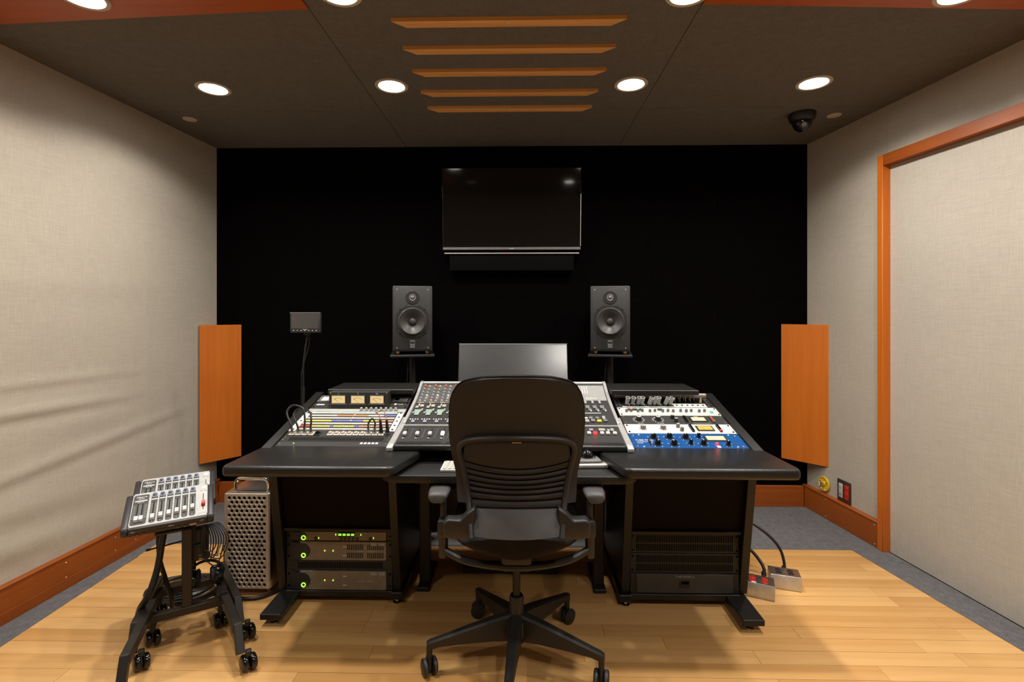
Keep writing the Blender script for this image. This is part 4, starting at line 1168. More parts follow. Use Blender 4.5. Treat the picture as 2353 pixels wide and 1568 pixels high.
for k in range(2):
    z0 = 0.0575 + 2.05 * U + k * 2 * U
    t, h = lrack('vent_panel', ['black vented rack panel directly above the grey bottom unit', 'black vented rack panel at the top of the rack beside the power boxes'][k], 'rack panel', 1, z0, z0 + 1.96 * U, 'rack_black', 'twin vented rack panels')
    for zz0, zz1 in ((0.008, 0.040), (0.047, 0.079)):
        b = MB()
        for q in range(56): b.box((-0.215 + q * 0.0077, -0.0006, zz0), (-0.2108 + q * 0.0077, 0.0004, zz1))
        stuff(b.build('slot_row', 'slot', t))
    sc = MB().lathe([(0, 0.003), (0.004, 0.002), (0.005, 0)], 8).mesh('rack_screw', 'slot')
    for zq in (0.012, 0.075):
        for sx in (-1, 1): put('rack_screw', sc, t, T=TX(sx * 0.231, 0, zq, rx=90))
t, h = lrack('network_unit', 'dark grey rack unit with small square socket at rack bottom', 'audio equipment', 1, 0.0575, 0.0575 + 2 * U, 'rack_black')
MB().box((-0.214, -0.004, 0.003), (0.214, 0.0, h - 0.003), 0.001, 1).build('face_plate', 'mixer_dark', t)
s_ = MB().box((-0.024, -0.006, 0.026), (0.022, -0.004, 0.062), 0.001, 1).build('socket_frame', 'rack_black', t)
MB().box((-0.016, -0.0066, 0.044), (0.017, -0.006, 0.057)).build('socket_hole', 'slot', s_)
text('print_word', 'T-NETWORK-A', 0.0125, 'text_grey', t, TX(0.0, -0.0045, 0.072, rx=90), align='CENTER')

# ---------------------------------------------------------------- on the tray and behind the console
t = thing('computer_monitor', 'silver-grey flat computer monitor behind the office chair', 'monitor', (*S((1179 - 1176.5) / 1160 * 2.79, 2.79), 0.0), (0, 0, R(1.0)))
Tm = TX(0, -0.03, 0.797, rx=-16)
MB().box((-0.306, 0, 0), (0.306, 0.028, 0.352), 0.005, 2, Tm).build('housing', 'black', t)
MB().box((-0.302, -0.0012, 0.004), (0.302, 0.0, 0.346), 0, 1, Tm).build('screen', 'screen_matte', t)
MB().box((-0.306, -0.0016, 0.347), (0.306, 0.0, 0.352), 0, 1, Tm).build('top_bezel', 'grey_mid', t)
MB().box((-0.03, 0.10, 0.30), (0.03, 0.125, 1.00), 0.004, 1).build('mount_post', 'rail', t)
MB().box((-0.04, 0.062, 0.91), (0.04, 0.105, 0.96), 0.004, 1).build('mount_head', 'rail', t)
MB().box((-0.14, 0.0, 0.002), (0.14, 0.20, 0.02), 0.003, 1).build('floor_plate', 'rail', t)
MB().box((-0.025, 0.10, 0.02), (0.025, 0.125, 0.30), 0.003, 1).build('lower_post', 'rail', t)

t = thing('keyboard', 'white computer keyboard on the tray behind the chair', 'keyboard', (CX - 0.05, 1.99, 0.700))
MB().box((-0.215, -0.055, 0), (0.215, 0.060, 0.010), 0.003, 2).build('base', 'white', t)
km = MB().box((-0.0078, -0.0078, 0), (0.0078, 0.0078, 0.004), 0.001, 1).mesh('key', 'white_soft')
for r_ in range(5):
    for k in range(21): put('key', km, t, (-0.198 + k * 0.0198, -0.040 + r_ * 0.0198, 0.010))
t = thing('trackball', 'silver trackball mouse with black ball on the tray', 'trackball', (CX + 0.318, 1.985, 0.700), (0, 0, R(4)))
tr = MB().prism([(-0.075, 0.0), (0.075, 0.0), (0.068, 0.07), (0.050, 0.125), (-0.050, 0.125), (-0.068, 0.07)], 0, 0.018, bev=0.006, seg=3).build('wedge', 'alu_soft', t)
MB().prism([(-0.050, 0.012), (0.050, 0.012), (0.046, 0.07), (0.035, 0.11), (-0.035, 0.11), (-0.046, 0.07)], 0.016, 0.030, bev=0.008, seg=3).build('cover', 'grey_mid', t)
MB().lathe([(0.0, 0.027)] + [(0.026 * math.sin(R(a)), 0.034 - 0.026 * math.cos(R(a))) for a in range(20, 181, 16)], 20, TX(0, 0.062, 0)).build('ball', 'black_gloss', t)
MB().lathe([(0.028, 0.029), (0.033, 0.032), (0.036, 0.029)], 24, TX(0, 0.062, 0)).build('scroll_ring', 'black', t)
for sx in (-1, 1): MB().tube([(sx * 0.054, 0.014, 0.021), (sx * 0.050, 0.07, 0.024), (sx * 0.038, 0.115, 0.022)], 0.003, 6).build('side_rim', 'chrome', t)
# flat black unit on the floor under the desk
t = thing('power_strip', 'flat black power strip lying on the floor behind the chair', 'power strip', (*S(-0.01, 2.56), 0.001))
MB().box((-0.24, -0.03, 0), (0.24, 0.05, 0.028), 0.003, 1).build('body', 'black', t)
for k in range(6): MB().lathe([(0, 0.001), (0.012, 0.001), (0.016, 0.003), (0.018, 0)], 14, TX(-0.19 + k * 0.075, 0.01, 0.028)).build('outlet', 'slot', t)

# ================================================================ OFFICE CHAIR
chx, chy = S(0.017, 1.90)
chair = thing('office_chair', 'black high-back office chair seen from behind in the middle', 'chair', (chx, chy, 0), (0, 0, R(0.8)))
def lerp_tab(tab, z):
    tab = sorted(tab)
    if z <= tab[0][0]: return tab[0][1]
    for (a, b), (c, d) in zip(tab, tab[1:]):
        if z <= c: return b + (d - b) * (z - a) / (c - a)
    return tab[-1][1]
YB_T = [(0.58, -0.322), (0.62, -0.300), (0.66, -0.272), (0.70, -0.252), (0.75, -0.240), (0.80, -0.240), (0.90, -0.252), (1.00, -0.272), (1.11, -0.300)]
def yb(z): return lerp_tab(YB_T, z)
OUT = [(1.106, 0.06), (1.103, 0.110), (1.0945, 0.147), (1.086, 0.173), (1.071, 0.194), (1.046, 0.210), (1.021, 0.219), (0.99, 0.224), (0.937, 0.227), (0.88, 0.225), (0.835, 0.219), (0.80, 0.211), (0.772, 0.204), (0.74, 0.201), (0.709, 0.199), (0.685, 0.196)]
def slab(rows, t0, t1, grow=0.0, lift=0.0, n=16, curl=0.045):
    loops = []
    for z, hw in rows:
        hw = hw + grow; z = z + lift
        back, front = [], []
        for k in range(n + 1):
            u = -1 + 2 * k / n
            x = u * hw
            edge = max(0.0, 1 - abs(u) ** 6)
            y0 = yb(z) + curl * (x / 0.225) ** 2
            back.append((x, y0 + t0 + (1 - edge) * 0.004, z)); front.append((x, y0 + t0 + 0.004 + (t1 - t0 - 0.004) * (0.35 + 0.65 * edge), z))
        loops.append(back + front[::-1])
    b = MB().grid(loops, closed=True)
    m = len(loops[0])
    b.add(loops[0], [list(range(m))]); b.add(loops[-1], [list(range(m))])
    bmesh.ops.remove_doubles(b.bm, verts=b.bm.verts, dist=1e-5)
    return b
slab(OUT, 0.0, 0.014).build('back_shell', 'chair', chair, angle=60)
slab(OUT, 0.0145, 0.052, 0.004, 0.006).build('back_cushion', 'chair_fabric', chair, angle=60)
# arch frame
K16 = 1.60 / 1160
ap = [(-104, 1238), (-108, 1210), (-113, 1170), (-120, 1130), (-130, 1085), (-138, 1056), (-136, 1040), (-125, 1029), (-100, 1021), (-55, 1016), (0, 1014.5)]
ap = ap + [(-x, y) for x, y in ap[-2::-1]]
def arch_pt(x, y, off=-0.012):
    z = 1.32 - (y - 715) * K16
    X = x * K16
    return (X, yb(z) + 0.045 * (X / 0.225) ** 2 + off, z)
apath = smooth_path([arch_pt(x, y, -0.010) for x, y in ap], 4)
MB().tube(apath, 0.0105, 10).build('arch_frame', 'chair_frame', chair)
hwz = sorted([(arch_pt(x, y)[2], abs(arch_pt(x, y)[0])) for x, y in ap[:8]])
def inner(z): return lerp_tab(hwz, z) - 0.004
def strip(y_top, y_bot, rise_t, rise_b, off=-0.009, th=0.004, n=18):
    top, bot = [], []
    for k in range(n + 1):
        u = -1 + 2 * k / n
        rows = []
        for (yc, rise) in ((y_top, rise_t), (y_bot, rise_b)):
            z = 1.32 - (yc - rise * u * u - 715) * K16
            x = u * inner(z)
            rows.append((x, yb(z) + 0.045 * (x / 0.225) ** 2 + off, z))
        top.append(rows[0]); bot.append(rows[1])
    mid = [tuple((Vector(a) + Vector(b)) / 2 + Vector((0, -0.0035, 0))) for a, b in zip(top, bot)]
    f = lambda r: [(p[0], p[1] + th, p[2]) for p in r]
    loops = [top, mid, bot, f(bot), f(top), top]
    return MB().grid(loops)
sl_y = [1091, 1105, 1117, 1129, 1139, 1150, 1163, 1178]
sl_r = [16, 13, 11, 8, 6, 4, 1, -2]
strip(1024, sl_y[0] - 1.5, 0, sl_r[0]).build('lumbar_panel', 'chair', chair, angle=50)
for i in range(7):
    strip(sl_y[i] + 1.9, sl_y[i + 1] - 1.9, sl_r[i], sl_r[i + 1]).build('flex_band', 'chair', chair, angle=50)
strip(sl_y[7] + 1.8, 1236, sl_r[7], 3, -0.009, 0.008).build('lower_plate', 'chair_grey', chair, angle=50)  # paler than the bands: light on its upward slope put into the colour
text('maker_tag', 'Steelcase', 0.0085, 'gold', chair, TX(0, yb(0.89) - 0.0145, 1.32 - (1026 - 715) * K16, rx=90), align='CENTER')
for sg in (-1, 1):
    MB().prism([(sg * 0.135, 0.592), (sg * 0.132, 0.690), (sg * 0.160, 0.672), (sg * 0.182, 0.648), (sg * 0.222, 0.652), (sg * 0.238, 0.640), (sg * 0.236, 0.594), (sg * 0.20, 0.586)], -0.288, -0.240, 'y', bev=0.008, seg=3).build('hinge_bracket', 'chair_frame', chair, angle=50)
    ax = sg * 0.268
    MB().bar((sg * 0.226, -0.25, 0.615), (ax - sg * 0.004, -0.07, 0.520), 0.020, 0.034, 0.006).build('bracket_link', 'chair_frame', chair)
    MB().box((ax - 0.014, -0.085, 0.425), (ax + 0.014, -0.020, 0.56), 0.008, 2).build('arm_post', 'chair_frame', chair)
    MB().box((ax - 0.018, -0.090, 0.50), (ax + 0.018, -0.015, 0.565), 0.009, 2).build('arm_collar', 'chair_frame', chair)
    MB().box((ax - 0.010, -0.072, 0.56), (ax + 0.010, -0.033, 0.628), 0.006, 2).build('arm_stem', 'chair_frame', chair)
    pd = MB()
    rows = []
    for q, w_, zt in ((-0.085, 0.026, 0.652), (-0.078, 0.034, 0.659), (-0.04, 0.039, 0.662), (0.03, 0.040, 0.662), (0.07, 0.036, 0.660), (0.085, 0.026, 0.654)):
        loop = []
        for k in range(14):
            a = 2 * math.pi * k / 14
            cx_, sx_ = math.cos(a), math.sin(a)
            loop.append((ax + sg * 0.018 + w_ * (abs(cx_) ** 0.6) * (1 if cx_ > 0 else -1), q, zt - 0.012 + 0.013 * (abs(sx_) ** 0.7) * (1 if sx_ > 0 else -1)))
        rows.append(loop)
    pd.grid(rows, closed=True); pd.add(rows[0], [list(range(14))]); pd.add(rows[-1], [list(range(14))])
    bmesh.ops.remove_doubles(pd.bm, verts=pd.bm.verts, dist=1e-5)
    pd.build('arm_pad', 'chair_grey', chair, angle=50)
# seat
loops = []
for q, hw in ((-0.225, 0.14), (-0.215, 0.18), (-0.18, 0.205), (-0.08, 0.225), (0.06, 0.235), (0.18, 0.232), (0.235, 0.215), (0.255, 0.18)):
    lo, hi = [], []
    for k in range(15):
        u = -1 + 2 * k / 14
        x = u * hw
        ed = abs(u) ** 4
        zb = 0.492 + 0.046 * u * u
        lo.append((x, q, zb)); hi.append((x, q, 0.562 - 0.016 * ed + 0.004 * u * u))
    loops.append(lo + hi[::-1])
b = MB().grid(loops, closed=True)
b.add(loops[0], [list(range(30))]); b.add(loops[-1], [list(range(30))])
bmesh.ops.remove_doubles(b.bm, verts=b.bm.verts, dist=1e-5)
b.build('seat', 'chair_fabric', chair, angle=55)
rim = [(u * 0.182, -0.219 + 0.025 * u * u, 0.499 + 0.056 * u * u) for u in [x / 8 for x in range(-8, 9)]]
MB().tube(rim, 0.006, 8).build('seat_rim', 'chair_frame', chair)
MB().tube(smooth_path([(-0.262, -0.07, 0.452), (-0.18, -0.13, 0.444), (-0.06, -0.15, 0.434), (0.06, -0.15, 0.434), (0.18, -0.13, 0.446), (0.262, -0.07, 0.456)], 5), 0.0135, 10).build('seat_bar', 'chair_frame', chair)
MB().box((-0.055, -0.16, 0.415), (0.055, 0.14, 0.490), 0.014, 2).build('tilt_housing', 'chair_frame', chair)
MB().cyl((0, 0, 0.10), (0, 0, 0.43), 0.0145, n=18).build('gas_lift', 'rail', chair)
MB().lathe([(0.0, 0.10), (0.027, 0.10), (0.027, 0.245), (0.024, 0.252), (0.0, 0.252)], 22).build('lift_sleeve', 'chair_frame', chair)
MB().lathe([(0.0, 0.088), (0.038, 0.088), (0.046, 0.12), (0.044, 0.165), (0.030, 0.188), (0.0, 0.19)], 24).build('hub', 'chair_frame', chair)
def leg_mesh():
    rows = []
    for r, w, zt, zb in ((0.02, 0.024, 0.190, 0.095), (0.10, 0.021, 0.176, 0.102), (0.20, 0.017, 0.153, 0.104), (0.29, 0.0135, 0.132, 0.103), (0.322, 0.0125, 0.125, 0.096), (0.334, 0.009, 0.120, 0.090)):
        rows.append([(r, -w, zb), (r, -w, zt - 0.006), (r, -w * 0.6, zt), (r, w * 0.6, zt), (r, w, zt - 0.006), (r, w, zb)])
    b = MB().grid(rows, closed=True)
    b.add(rows[0], [list(range(6))]); b.add(rows[-1], [list(range(6))])
    bmesh.ops.remove_doubles(b.bm, verts=b.bm.verts, dist=1e-5)
    b.cyl((0.324, 0, 0.058), (0.324, 0, 0.1), 0.011, n=12)
    return b.mesh('base_leg', 'chair_frame', 30)
lm = leg_mesh()
wheel_me = MB().lathe([(0, -0.0095), (0.022, -0.0095), (0.0285, -0.006), (0.0295, 0.0), (0.0285, 0.006), (0.022, 0.0095), (0, 0.0095)], 24).mesh('wheel', 'chair_frame')
ring_me2 = MB().lathe([(0.0295, -0.004), (0.0303, 0.0), (0.0295, 0.004)], 24).mesh('wheel_tyre', 'chair_grey')
mid_me = MB().box((-0.026, -0.007, 0.020), (0.012, 0.007, 0.060), 0.004, 2).mesh('caster_body', 'black')
for k in range(5):
    a = 48.5 + 72 * k
    l_ = put('base_leg', lm, chair, T=Matrix.Rotation(R(a), 4, 'Z'))
    cz = [10, -20, -75, 30, 80][k]
    c_ = put('caster', mid_me, chair, T=Matrix.Rotation(R(a), 4, 'Z') @ TX(0.324, 0, 0, rz=[0, 60, 105, 20, -80][k]))
    for sy in (-1, 1):
        w_ = put('wheel', wheel_me, c_, T=TX(0, sy * 0.0175, 0.031, rx=90))
        put('wheel_tyre', ring_me2, c_, T=TX(0, sy * 0.0175, 0.031, rx=90))

# ================================================================ COMPUTER TOWER
tx, ty = S(-1.226, 2.335)
t = thing('computer_tower', 'silver computer tower with round-holed front and steel handles', 'computer', (tx, ty, 0), (0, 0, 0))
W2, HB, HT, DP = 0.109, 0.032, 0.475, 0.45
body = MB()
prof_c = []
r = 0.022
cs = [(W2 - r, r, -90, 0), (W2 - r, DP - r, 0, 90), (-W2 + r, DP - r, 90, 180), (-W2 + r, r, 180, 270)]
for cx_, cy_, a0, a1 in cs:
    for k in range(5):
        a = R(a0 + (a1 - a0) * k / 4); prof_c.append((cx_ + r * math.cos(a), cy_ + r * math.sin(a)))
body.prism([(x, max(y, 0.0062)) for x, y in prof_c], HB, HT, bev=0.003, seg=2)
body.build('housing', 'alu_body', t, angle=40)
# holed front: every hole is a real conical recess
gr, bk = MB(), MB()
gx0, gx1 = -W2 + 0.010, W2 - 0.014
NR = 21
gz0, gz1 = HB + 0.010, HT - 0.012
rh = (gz1 - gz0) / NR
cw = (gx1 - gx0) / 8.3
def ringcell(x0, x1, z0, z1, hr):
    cx_, cz_ = (x0 + x1) / 2, (z0 + z1) / 2
    n = 16
    out, cir, inn, back = [], [], [], []
    for k in range(n):
        a = 2 * math.pi * (k + 0.0) / n + math.pi / 4
        ca, sa = math.cos(a), math.sin(a)
        s_ = min((x1 - x0) / 2 / max(abs(ca), 1e-6), (z1 - z0) / 2 / max(abs(sa), 1e-6))
        out.append((cx_ + ca * s_, 0, cz_ + sa * s_))
        cir.append((cx_ + ca * hr, 0, cz_ + sa * hr)); inn.append((cx_ + ca * hr * 0.80, 0.0035, cz_ + sa * hr * 0.80)); back.append((cx_ + ca * hr * 0.74, 0.0058, cz_ + sa * hr * 0.74))
    gr.grid([out, cir, inn, back], closed=True)
    bk.add(back, [list(range(n))])
for i in range(NR):
    z0, z1 = gz1 - (i + 1) * rh, gz1 - i * rh
    nh, st = (8, 0.15) if i % 2 == 0 else (7, 0.65)
    xs0 = gx0 + st * cw
    gr.add([(gx0, 0, z0), (xs0, 0, z0), (xs0, 0, z1), (gx0, 0, z1)], [(0, 1, 2, 3)])
    for k in range(nh): ringcell(xs0 + k * cw, xs0 + (k + 1) * cw, z0, z1, 0.0092)
    xe = xs0 + nh * cw
    gr.add([(xe, 0, z0), (gx1, 0, z0), (gx1, 0, z1), (xe, 0, z1)], [(0, 1, 2, 3)])
# surround of the holed field, wrapping round the edges
def flat(x0, x1, z0, z1): gr.add([(x0, 0, z0), (x1, 0, z0), (x1, 0, z1), (x0, 0, z1)], [(0, 1, 2, 3)])
flat(gx0, gx1, gz1, HT - 0.003); flat(gx0, gx1, HB + 0.003, gz0)
for x0, x1 in ((gx0, -W2 + 0.004), (gx1, W2 - 0.010)):
    gr.add([(x0, 0, HB + 0.003), (x1, 0.001 if abs(x1) > abs(x0) else 0, HB + 0.003), (x1, 0.001, HT - 0.003), (x0, 0, HT - 0.003)], [(0, 1, 2, 3)])
gr.add([(gx0 - 0.006, 0.001, HB + 0.003), (gx0 - 0.0095, 0.0062, HB + 0.003), (gx0 - 0.0095, 0.0062, HT - 0.003), (gx0 - 0.006, 0.001, HT - 0.003)], [(0, 1, 2, 3)])
gr.add([(W2 - 0.010, 0.001, HB + 0.003), (W2 - 0.004, 0.0062, HB + 0.003), (W2 - 0.004, 0.0062, HT - 0.003), (W2 - 0.010, 0.001, HT - 0.003)], [(0, 1, 2, 3)])
gr.add([(gx0 - 0.0095, 0.0062, HT - 0.002), (W2 - 0.004, 0.0062, HT - 0.002), (gx1, 0, HT - 0.003), (gx0, 0, HT - 0.003)], [(0, 1, 2, 3)])
gr.build('front_grille', 'alu', t, angle=25)
bk.build('grille_backing', 'slot', t)
for q in (0.045, 0.40):
    MB().tube(smooth_path([(-0.078, q, HT - 0.004), (-0.078, q, HT + 0.030), (-0.070, q, HT + 0.048), (-0.050, q, HT + 0.055), (0.050, q, HT + 0.055), (0.070, q, HT + 0.048), (0.078, q, HT + 0.030), (0.078, q, HT - 0.004)], 4), 0.0075, 10).build('handle', 'chrome', t)
for sx in (-1, 1):
    for q in (0.05, 0.40):
        MB().cyl((sx * 0.078, q, 0.002), (sx * 0.078, q, 0.0318), 0.010, n=12).build('foot', 'chrome', t)
# black drive box beside the tower
bxp, byp = S(-1.42, 2.55)
t = thing('drive_box', 'small black drive box standing on floor beside the tower', 'drive', (bxp, byp, 0.001))
MB().box((-0.04, 0, 0), (0.04, 0.16, 0.135), 0.003, 1).build('case', 'rack_black', t)
MB().box((-0.030, -0.0012, 0.02), (-0.012, 0, 0.032)).build('sticker', 'text_grey', t)
MB().box((-0.034, -0.0012, 0.108), (-0.020, 0, 0.111)).build('light_bar', 'text_white', t)

# ================================================================ MIXER STANDS
def make_stand():
    t = thing('mixer_stand', 'black steel mixer stand', 'stand')
    MB().bar((-0.118, 0, 0.125), (0.118, 0, 0.125), 0.030, 0.030).build('crossbar', 'stand', t)
    for sg in (-1, 1):
        l_ = MB().bar((sg * 0.116, 0.055, 0.155), (sg * 0.166, -0.285, 0.150), 0.030, 0.036).build('leg', 'stand', t)
        MB().bar((sg * 0.1655, -0.275, 0.160), (sg * 0.173, -0.326, 0.075), 0.028, 0.030).build('leg_tip', 'stand', l_)
        MB().prism([(-0.0145, -0.0175), (0.0145, -0.0175), (0.0145, 0.0175), (-0.0145, 0.0175)], 0, 0.003, 'y', T=TX(sg * 0.116, 0.055, 0.155, rz=sg * 8)).build('end_cap', 'rubber', l_)
        for (cx_, cy_) in ((sg * 0.116 , 0.035), (sg * 0.173 + 0.027, -0.312)):
            cst = MB().box((cx_ - 0.010, cy_ - 0.010, 0.052), (cx_ + 0.010, cy_ + 0.010, 0.138 if cy_ > 0 else 0.075), 0.003, 1).build('caster_fork', 'black', t)
            for sy in (-1, 1): put('wheel', stand_wheel, cst, T=TX(cx_ + sy * 0.014, cy_, 0.030, ry=90, rz=15))
    MB().box((-0.018, -0.014, 0.140), (0.018, 0.014, 0.450), 0.003, 1).build('post', 'stand', t)
    MB().bar((-0.046, -0.01, 0.448), (-0.046, 0.09, 0.476), 0.12, 0.012).build('top_bracket', 'stand', t)
    return t
stand_wheel = MB().lathe([(0, -0.012), (0.020, -0.012), (0.027, -0.008), (0.029, 0.0), (0.027, 0.008), (0.020, 0.012), (0, 0.012)], 20).mesh('wheel', 'black_gloss')

def make_mixer():
    t = thing('personal_mixer', 'white-faced mixer', 'audio mixer')
    w, L = 0.142, 0.205
    # housing below the face
    MB().prism([(0.0, -0.040), (0.0, -0.004), (L, -0.004), (L, -0.055), (0.06, -0.055)], -w + 0.012, w - 0.012, 'x', bev=0.003, seg=1).build('chassis', 'mixer_body', t)
    MB().box((-w + 0.012, -0.008, -0.020), (w - 0.012, 0.010, 0.000), 0.006, 3).build('front_lip', 'mixer_body', t)
    for sg in (-1, 1):
        P = [(-0.010, -0.030), (-0.012, -0.008), (0.0, 0.004), (L - 0.012, 0.004), (L + 0.004, -0.010), (L + 0.004, -0.034), (L - 0.03, -0.044), (0.02, -0.040)]
        MB().prism(P, *sorted((sg * (w - 0.014), sg * (w + 0.008))), 'x', bev=0.005, seg=2).build('end_cheek', 'mixer_body', t)
    MB().box((-w + 0.014, 0.004, -0.004), (w - 0.014, L - 0.002, 0.001), 0.001, 1).build('face_plate', 'mixer_face', t)
    def rr(x0, x1, y0, y1, rad, z0, z1):
        P = []
        for cx_, cy_, a0 in ((x1 - rad, y1 - rad, 0), (x0 + rad, y1 - rad, 90), (x0 + rad, y0 + rad, 180), (x1 - rad, y0 + rad, 270)):
            for k in range(5): P.append((cx_ + rad * math.cos(R(a0 + 22.5 * k)), cy_ + rad * math.sin(R(a0 + 22.5 * k))))
        return MB().prism(P, z0, z1)
    def fader(par, x, y, mat, ln=0.095):
        MB().box((x - 0.0012, 0.040, 0.002), (x + 0.0012, 0.040 + ln, 0.0024)).build('slot', 'slot', par)
        cap = MB().prism([(y - 0.013, 0), (y - 0.011, 0.012), (y - 0.003, 0.009), (y + 0.003, 0.009), (y + 0.011, 0.012), (y + 0.013, 0)], x - 0.0065, x + 0.0065, 'x', bev=0.001, seg=1, T=TX(0, 0, 0.0022)).build('fader_cap', mat, par)
    def scale_marks(par, x, w_):
        b = MB()
        for k in range(16): b.box((x - w_, 0.048 + k * 0.0052, 0.002), (x + w_, 0.0492 + k * 0.0052, 0.0022))
        stuff(b.build('scale', 'text_grey', par))
    ms = rr(-0.124, -0.074, 0.014, 0.190, 0.008, 0.001, 0.002).build('master_strip', 'mixer_dark', t)
    text('maker_word', 'Mypro', 0.0135, 'text_white', ms, TX(-0.099, 0.172, 0.0021), align='CENTER', shear=0.3)
    text('model_print', 'HS-6A', 0.008, 'text_white', ms, TX(-0.099, 0.162, 0.0021), align='CENTER')
    MB().box((-0.119, 0.150, 0.002), (-0.079, 0.156, 0.0023)).build('write_strip', 'white', ms)
    text('model_print', 'MASTER', 0.006, 'text_white', ms, TX(-0.099, 0.1425, 0.0021), align='CENTER')
    for x in (-0.117, -0.099, -0.081): scale_marks(ms, x, 0.0045)
    for x in (-0.1065, -0.0915): fader(ms, x, 0.040, 'white')
    lowdot = MB().lathe([(0, 0.001), (0.0015, 0)], 8)
    fpos = (0.040, 0.043, 0.047, 0.052, 0.055, 0.060)
    for k in range(6):
        x = -0.0555 + k * 0.0262
        st = rr(x - 0.0105, x + 0.0105, 0.014, 0.190, 0.009, 0.001, 0.002).build('channel_strip', 'mixer_dark', t)
        kb = MB().lathe([(0, 0.013), (0.005, 0.013), (0.0065, 0.010), (0.0075, 0.003), (0.010, 0.001), (0.010, 0.0)], 16, TX(x, 0.176, 0.002)).build('knob', 'blue_knob', st)
        MB().box((x - 0.0012, 0.168, 0.015), (x + 0.0012, 0.182, 0.0175)).build('grip', 'blue_knob', kb)
        MB().lathe([(0.0085, 0.0022), (0.0112, 0.0022)], 20, TX(x, 0.176, 0.0006)).build('knob_ring', 'white_soft', kb)
        MB().box((x - 0.0095, 0.150, 0.002), (x + 0.0095, 0.156, 0.0023)).build('write_strip', 'white', st)
        for dx in (-0.006, 0.006): scale_marks(st, x + dx, 0.0032)
        fader(st, x, fpos[k], 'white')
        MB().lathe([(0, 0.001), (0.0015, 0)], 8, TX(x, 0.021, 0.002)).build('dot', 'white', st)
    st = rr(0.0985, 0.126, 0.018, 0.194, 0.003, 0.001, 0.0018).build('talk_strip', 'mixer_face', t)
    MB().box((0.105, 0.172, 0.0018), (0.120, 0.186, 0.004), 0.001, 1).build('lit_window', 'led_pink', st)
    MB().box((0.101, 0.158, 0.0018), (0.124, 0.1595, 0.0022)).build('line', 'slot', st)
    MB().lathe([(0, 0.0015), (0.0018, 0)], 8, TX(0.1125, 0.1588, 0.002)).build('green_lamp', 'led_green', st)
    fader(st, 0.1125, 0.072, 'red', 0.10)
    scw = MB().lathe([(0, 0.001), (0.002, 0.0008), (0.0025, 0)], 8).mesh('screw', 'slot')
    for x in (-0.1275, 0.1275):
        for y_ in (0.010, 0.198): put('screw', scw, t, (x * 0.99, y_, 0.001))
    # sockets on the front underside
    for x, m_ in ((-0.10, 'brass'), (-0.08, 'brass'), (0.03, 'steel'), (0.052, 'steel')):
        MB().lathe([(0.002, 0.0015), (0.0035, 0.003), (0.005, 0.0)], 12, TX(x, 0.0, -0.030, rx=90)).build('socket', m_, t)
    MB().box((0.068, -0.0015, -0.034), (0.090, 0.0, -0.024)).build('port', 'tan_knob', t)
    for s_, x in (('OUT', -0.118), ('INPUT', 0.0), ('LINK', 0.102)): text('print_word', s_, 0.006, 'text_white', t, TX(x, -0.0088, -0.014, rx=90))
    return t
sx_, sy_ = S(-1.300, 2.020)
st1 = make_stand()
st1.location = (sx_, sy_, 0.001); st1.rotation_euler = (0, 0, R(32))
st1['label'] = 'black steel mixer stand nearer the chair, carrying the front white mixer'; st1['group'] = 'nested mixer stands'
st2 = copy_tree(st1)
ox, oy = -0.100, 0.175
st2.location = (sx_ + ox, sy_ + oy, 0.001)
st2['label'] = 'black steel mixer stand nested behind the first, nearer the linen wall'
mx1 = make_mixer()
base = Matrix.Translation((sx_, sy_, 0)) @ Matrix.Rotation(R(32), 4, 'Z')
tilt = TX(-0.058, -0.052, 0.506, rx=20)
mx1.matrix_world = base @ tilt
mx1['label'] = 'white-faced personal mixer in front, with its red fader fully visible'; mx1['group'] = 'white-faced personal mixers'
mx2 = copy_tree(mx1)
mx2.matrix_world = Matrix.Translation((ox, oy, 0)) @ base @ tilt
mx2['label'] = 'white-faced personal mixer partly hidden behind the front mixer'

# cables and headphones on the stands
def in_stand(p): return tuple(base @ Vector(p))
t = thing('cable_bundle', 'bundle of thin black cables hanging from the mixer stand', 'cable', in_stand((0.07, 0.02, 0.0)))
org = Vector(t.location)
for k in range(9):
    random.seed(40 + k)
    a = 0.055 + 0.004 * k; w_ = 0.016 + 0.0045 * k; dr_ = 0.075 + random.uniform(0, 0.055)
    pts = [(a - w_ * 0.3, 0.02, 0.435), (a + w_ * 0.4, 0.015 + 0.002 * k, 0.440), (a + w_, 0.01, 0.40), (a + w_ * 1.1, 0.005, 0.36), (a + w_ * 0.6, 0.0, 0.435 - dr_ * 1.25), (a - w_ * 0.2, 0.005, 0.435 - dr_ * 1.1), (a - w_ * 0.5, 0.012, 0.385)]
    MB().tube([Vector(in_stand(p)) - org for p in smooth_path(pts, 5)], 0.0024, 6, closed=True).build('cable_loop', 'cable', t)
MB().tube([Vector(in_stand(p)) - org for p in smooth_path([(0.115, 0.0, 0.36), (0.105, -0.006, 0.325), (0.112, -0.008, 0.318)], 4)], 0.0028, 6).build('plug', 'steel', t)
t = thing('belt_pack', 'black box with blue label strapped to the stand post', 'box', in_stand((0.045, 0.045, 0.0)), (0, 0, R(32)))
MB().box((-0.022, -0.024, 0.30), (0.030, 0.022, 0.43), 0.004, 2).build('case', 'black', t)
MB().box((-0.006, -0.0252, 0.318), (0.018, -0.024, 0.328)).build('blue_label', 'blue', t)
MB().box((-0.006, -0.0252, 0.306), (0.016, -0.024, 0.310)).build('yellow_label', 'yellow', t)
MB().box((-0.0225, -0.035, 0.36), (0.02, -0.0245, 0.372), 0.002, 1).build('strap', 'rubber', t)
t = thing('headphones', 'black headphones resting on the nested stand crossbars', 'headphones', in_stand((0.062, 0.075, 0.0)), (0, 0, R(32)))
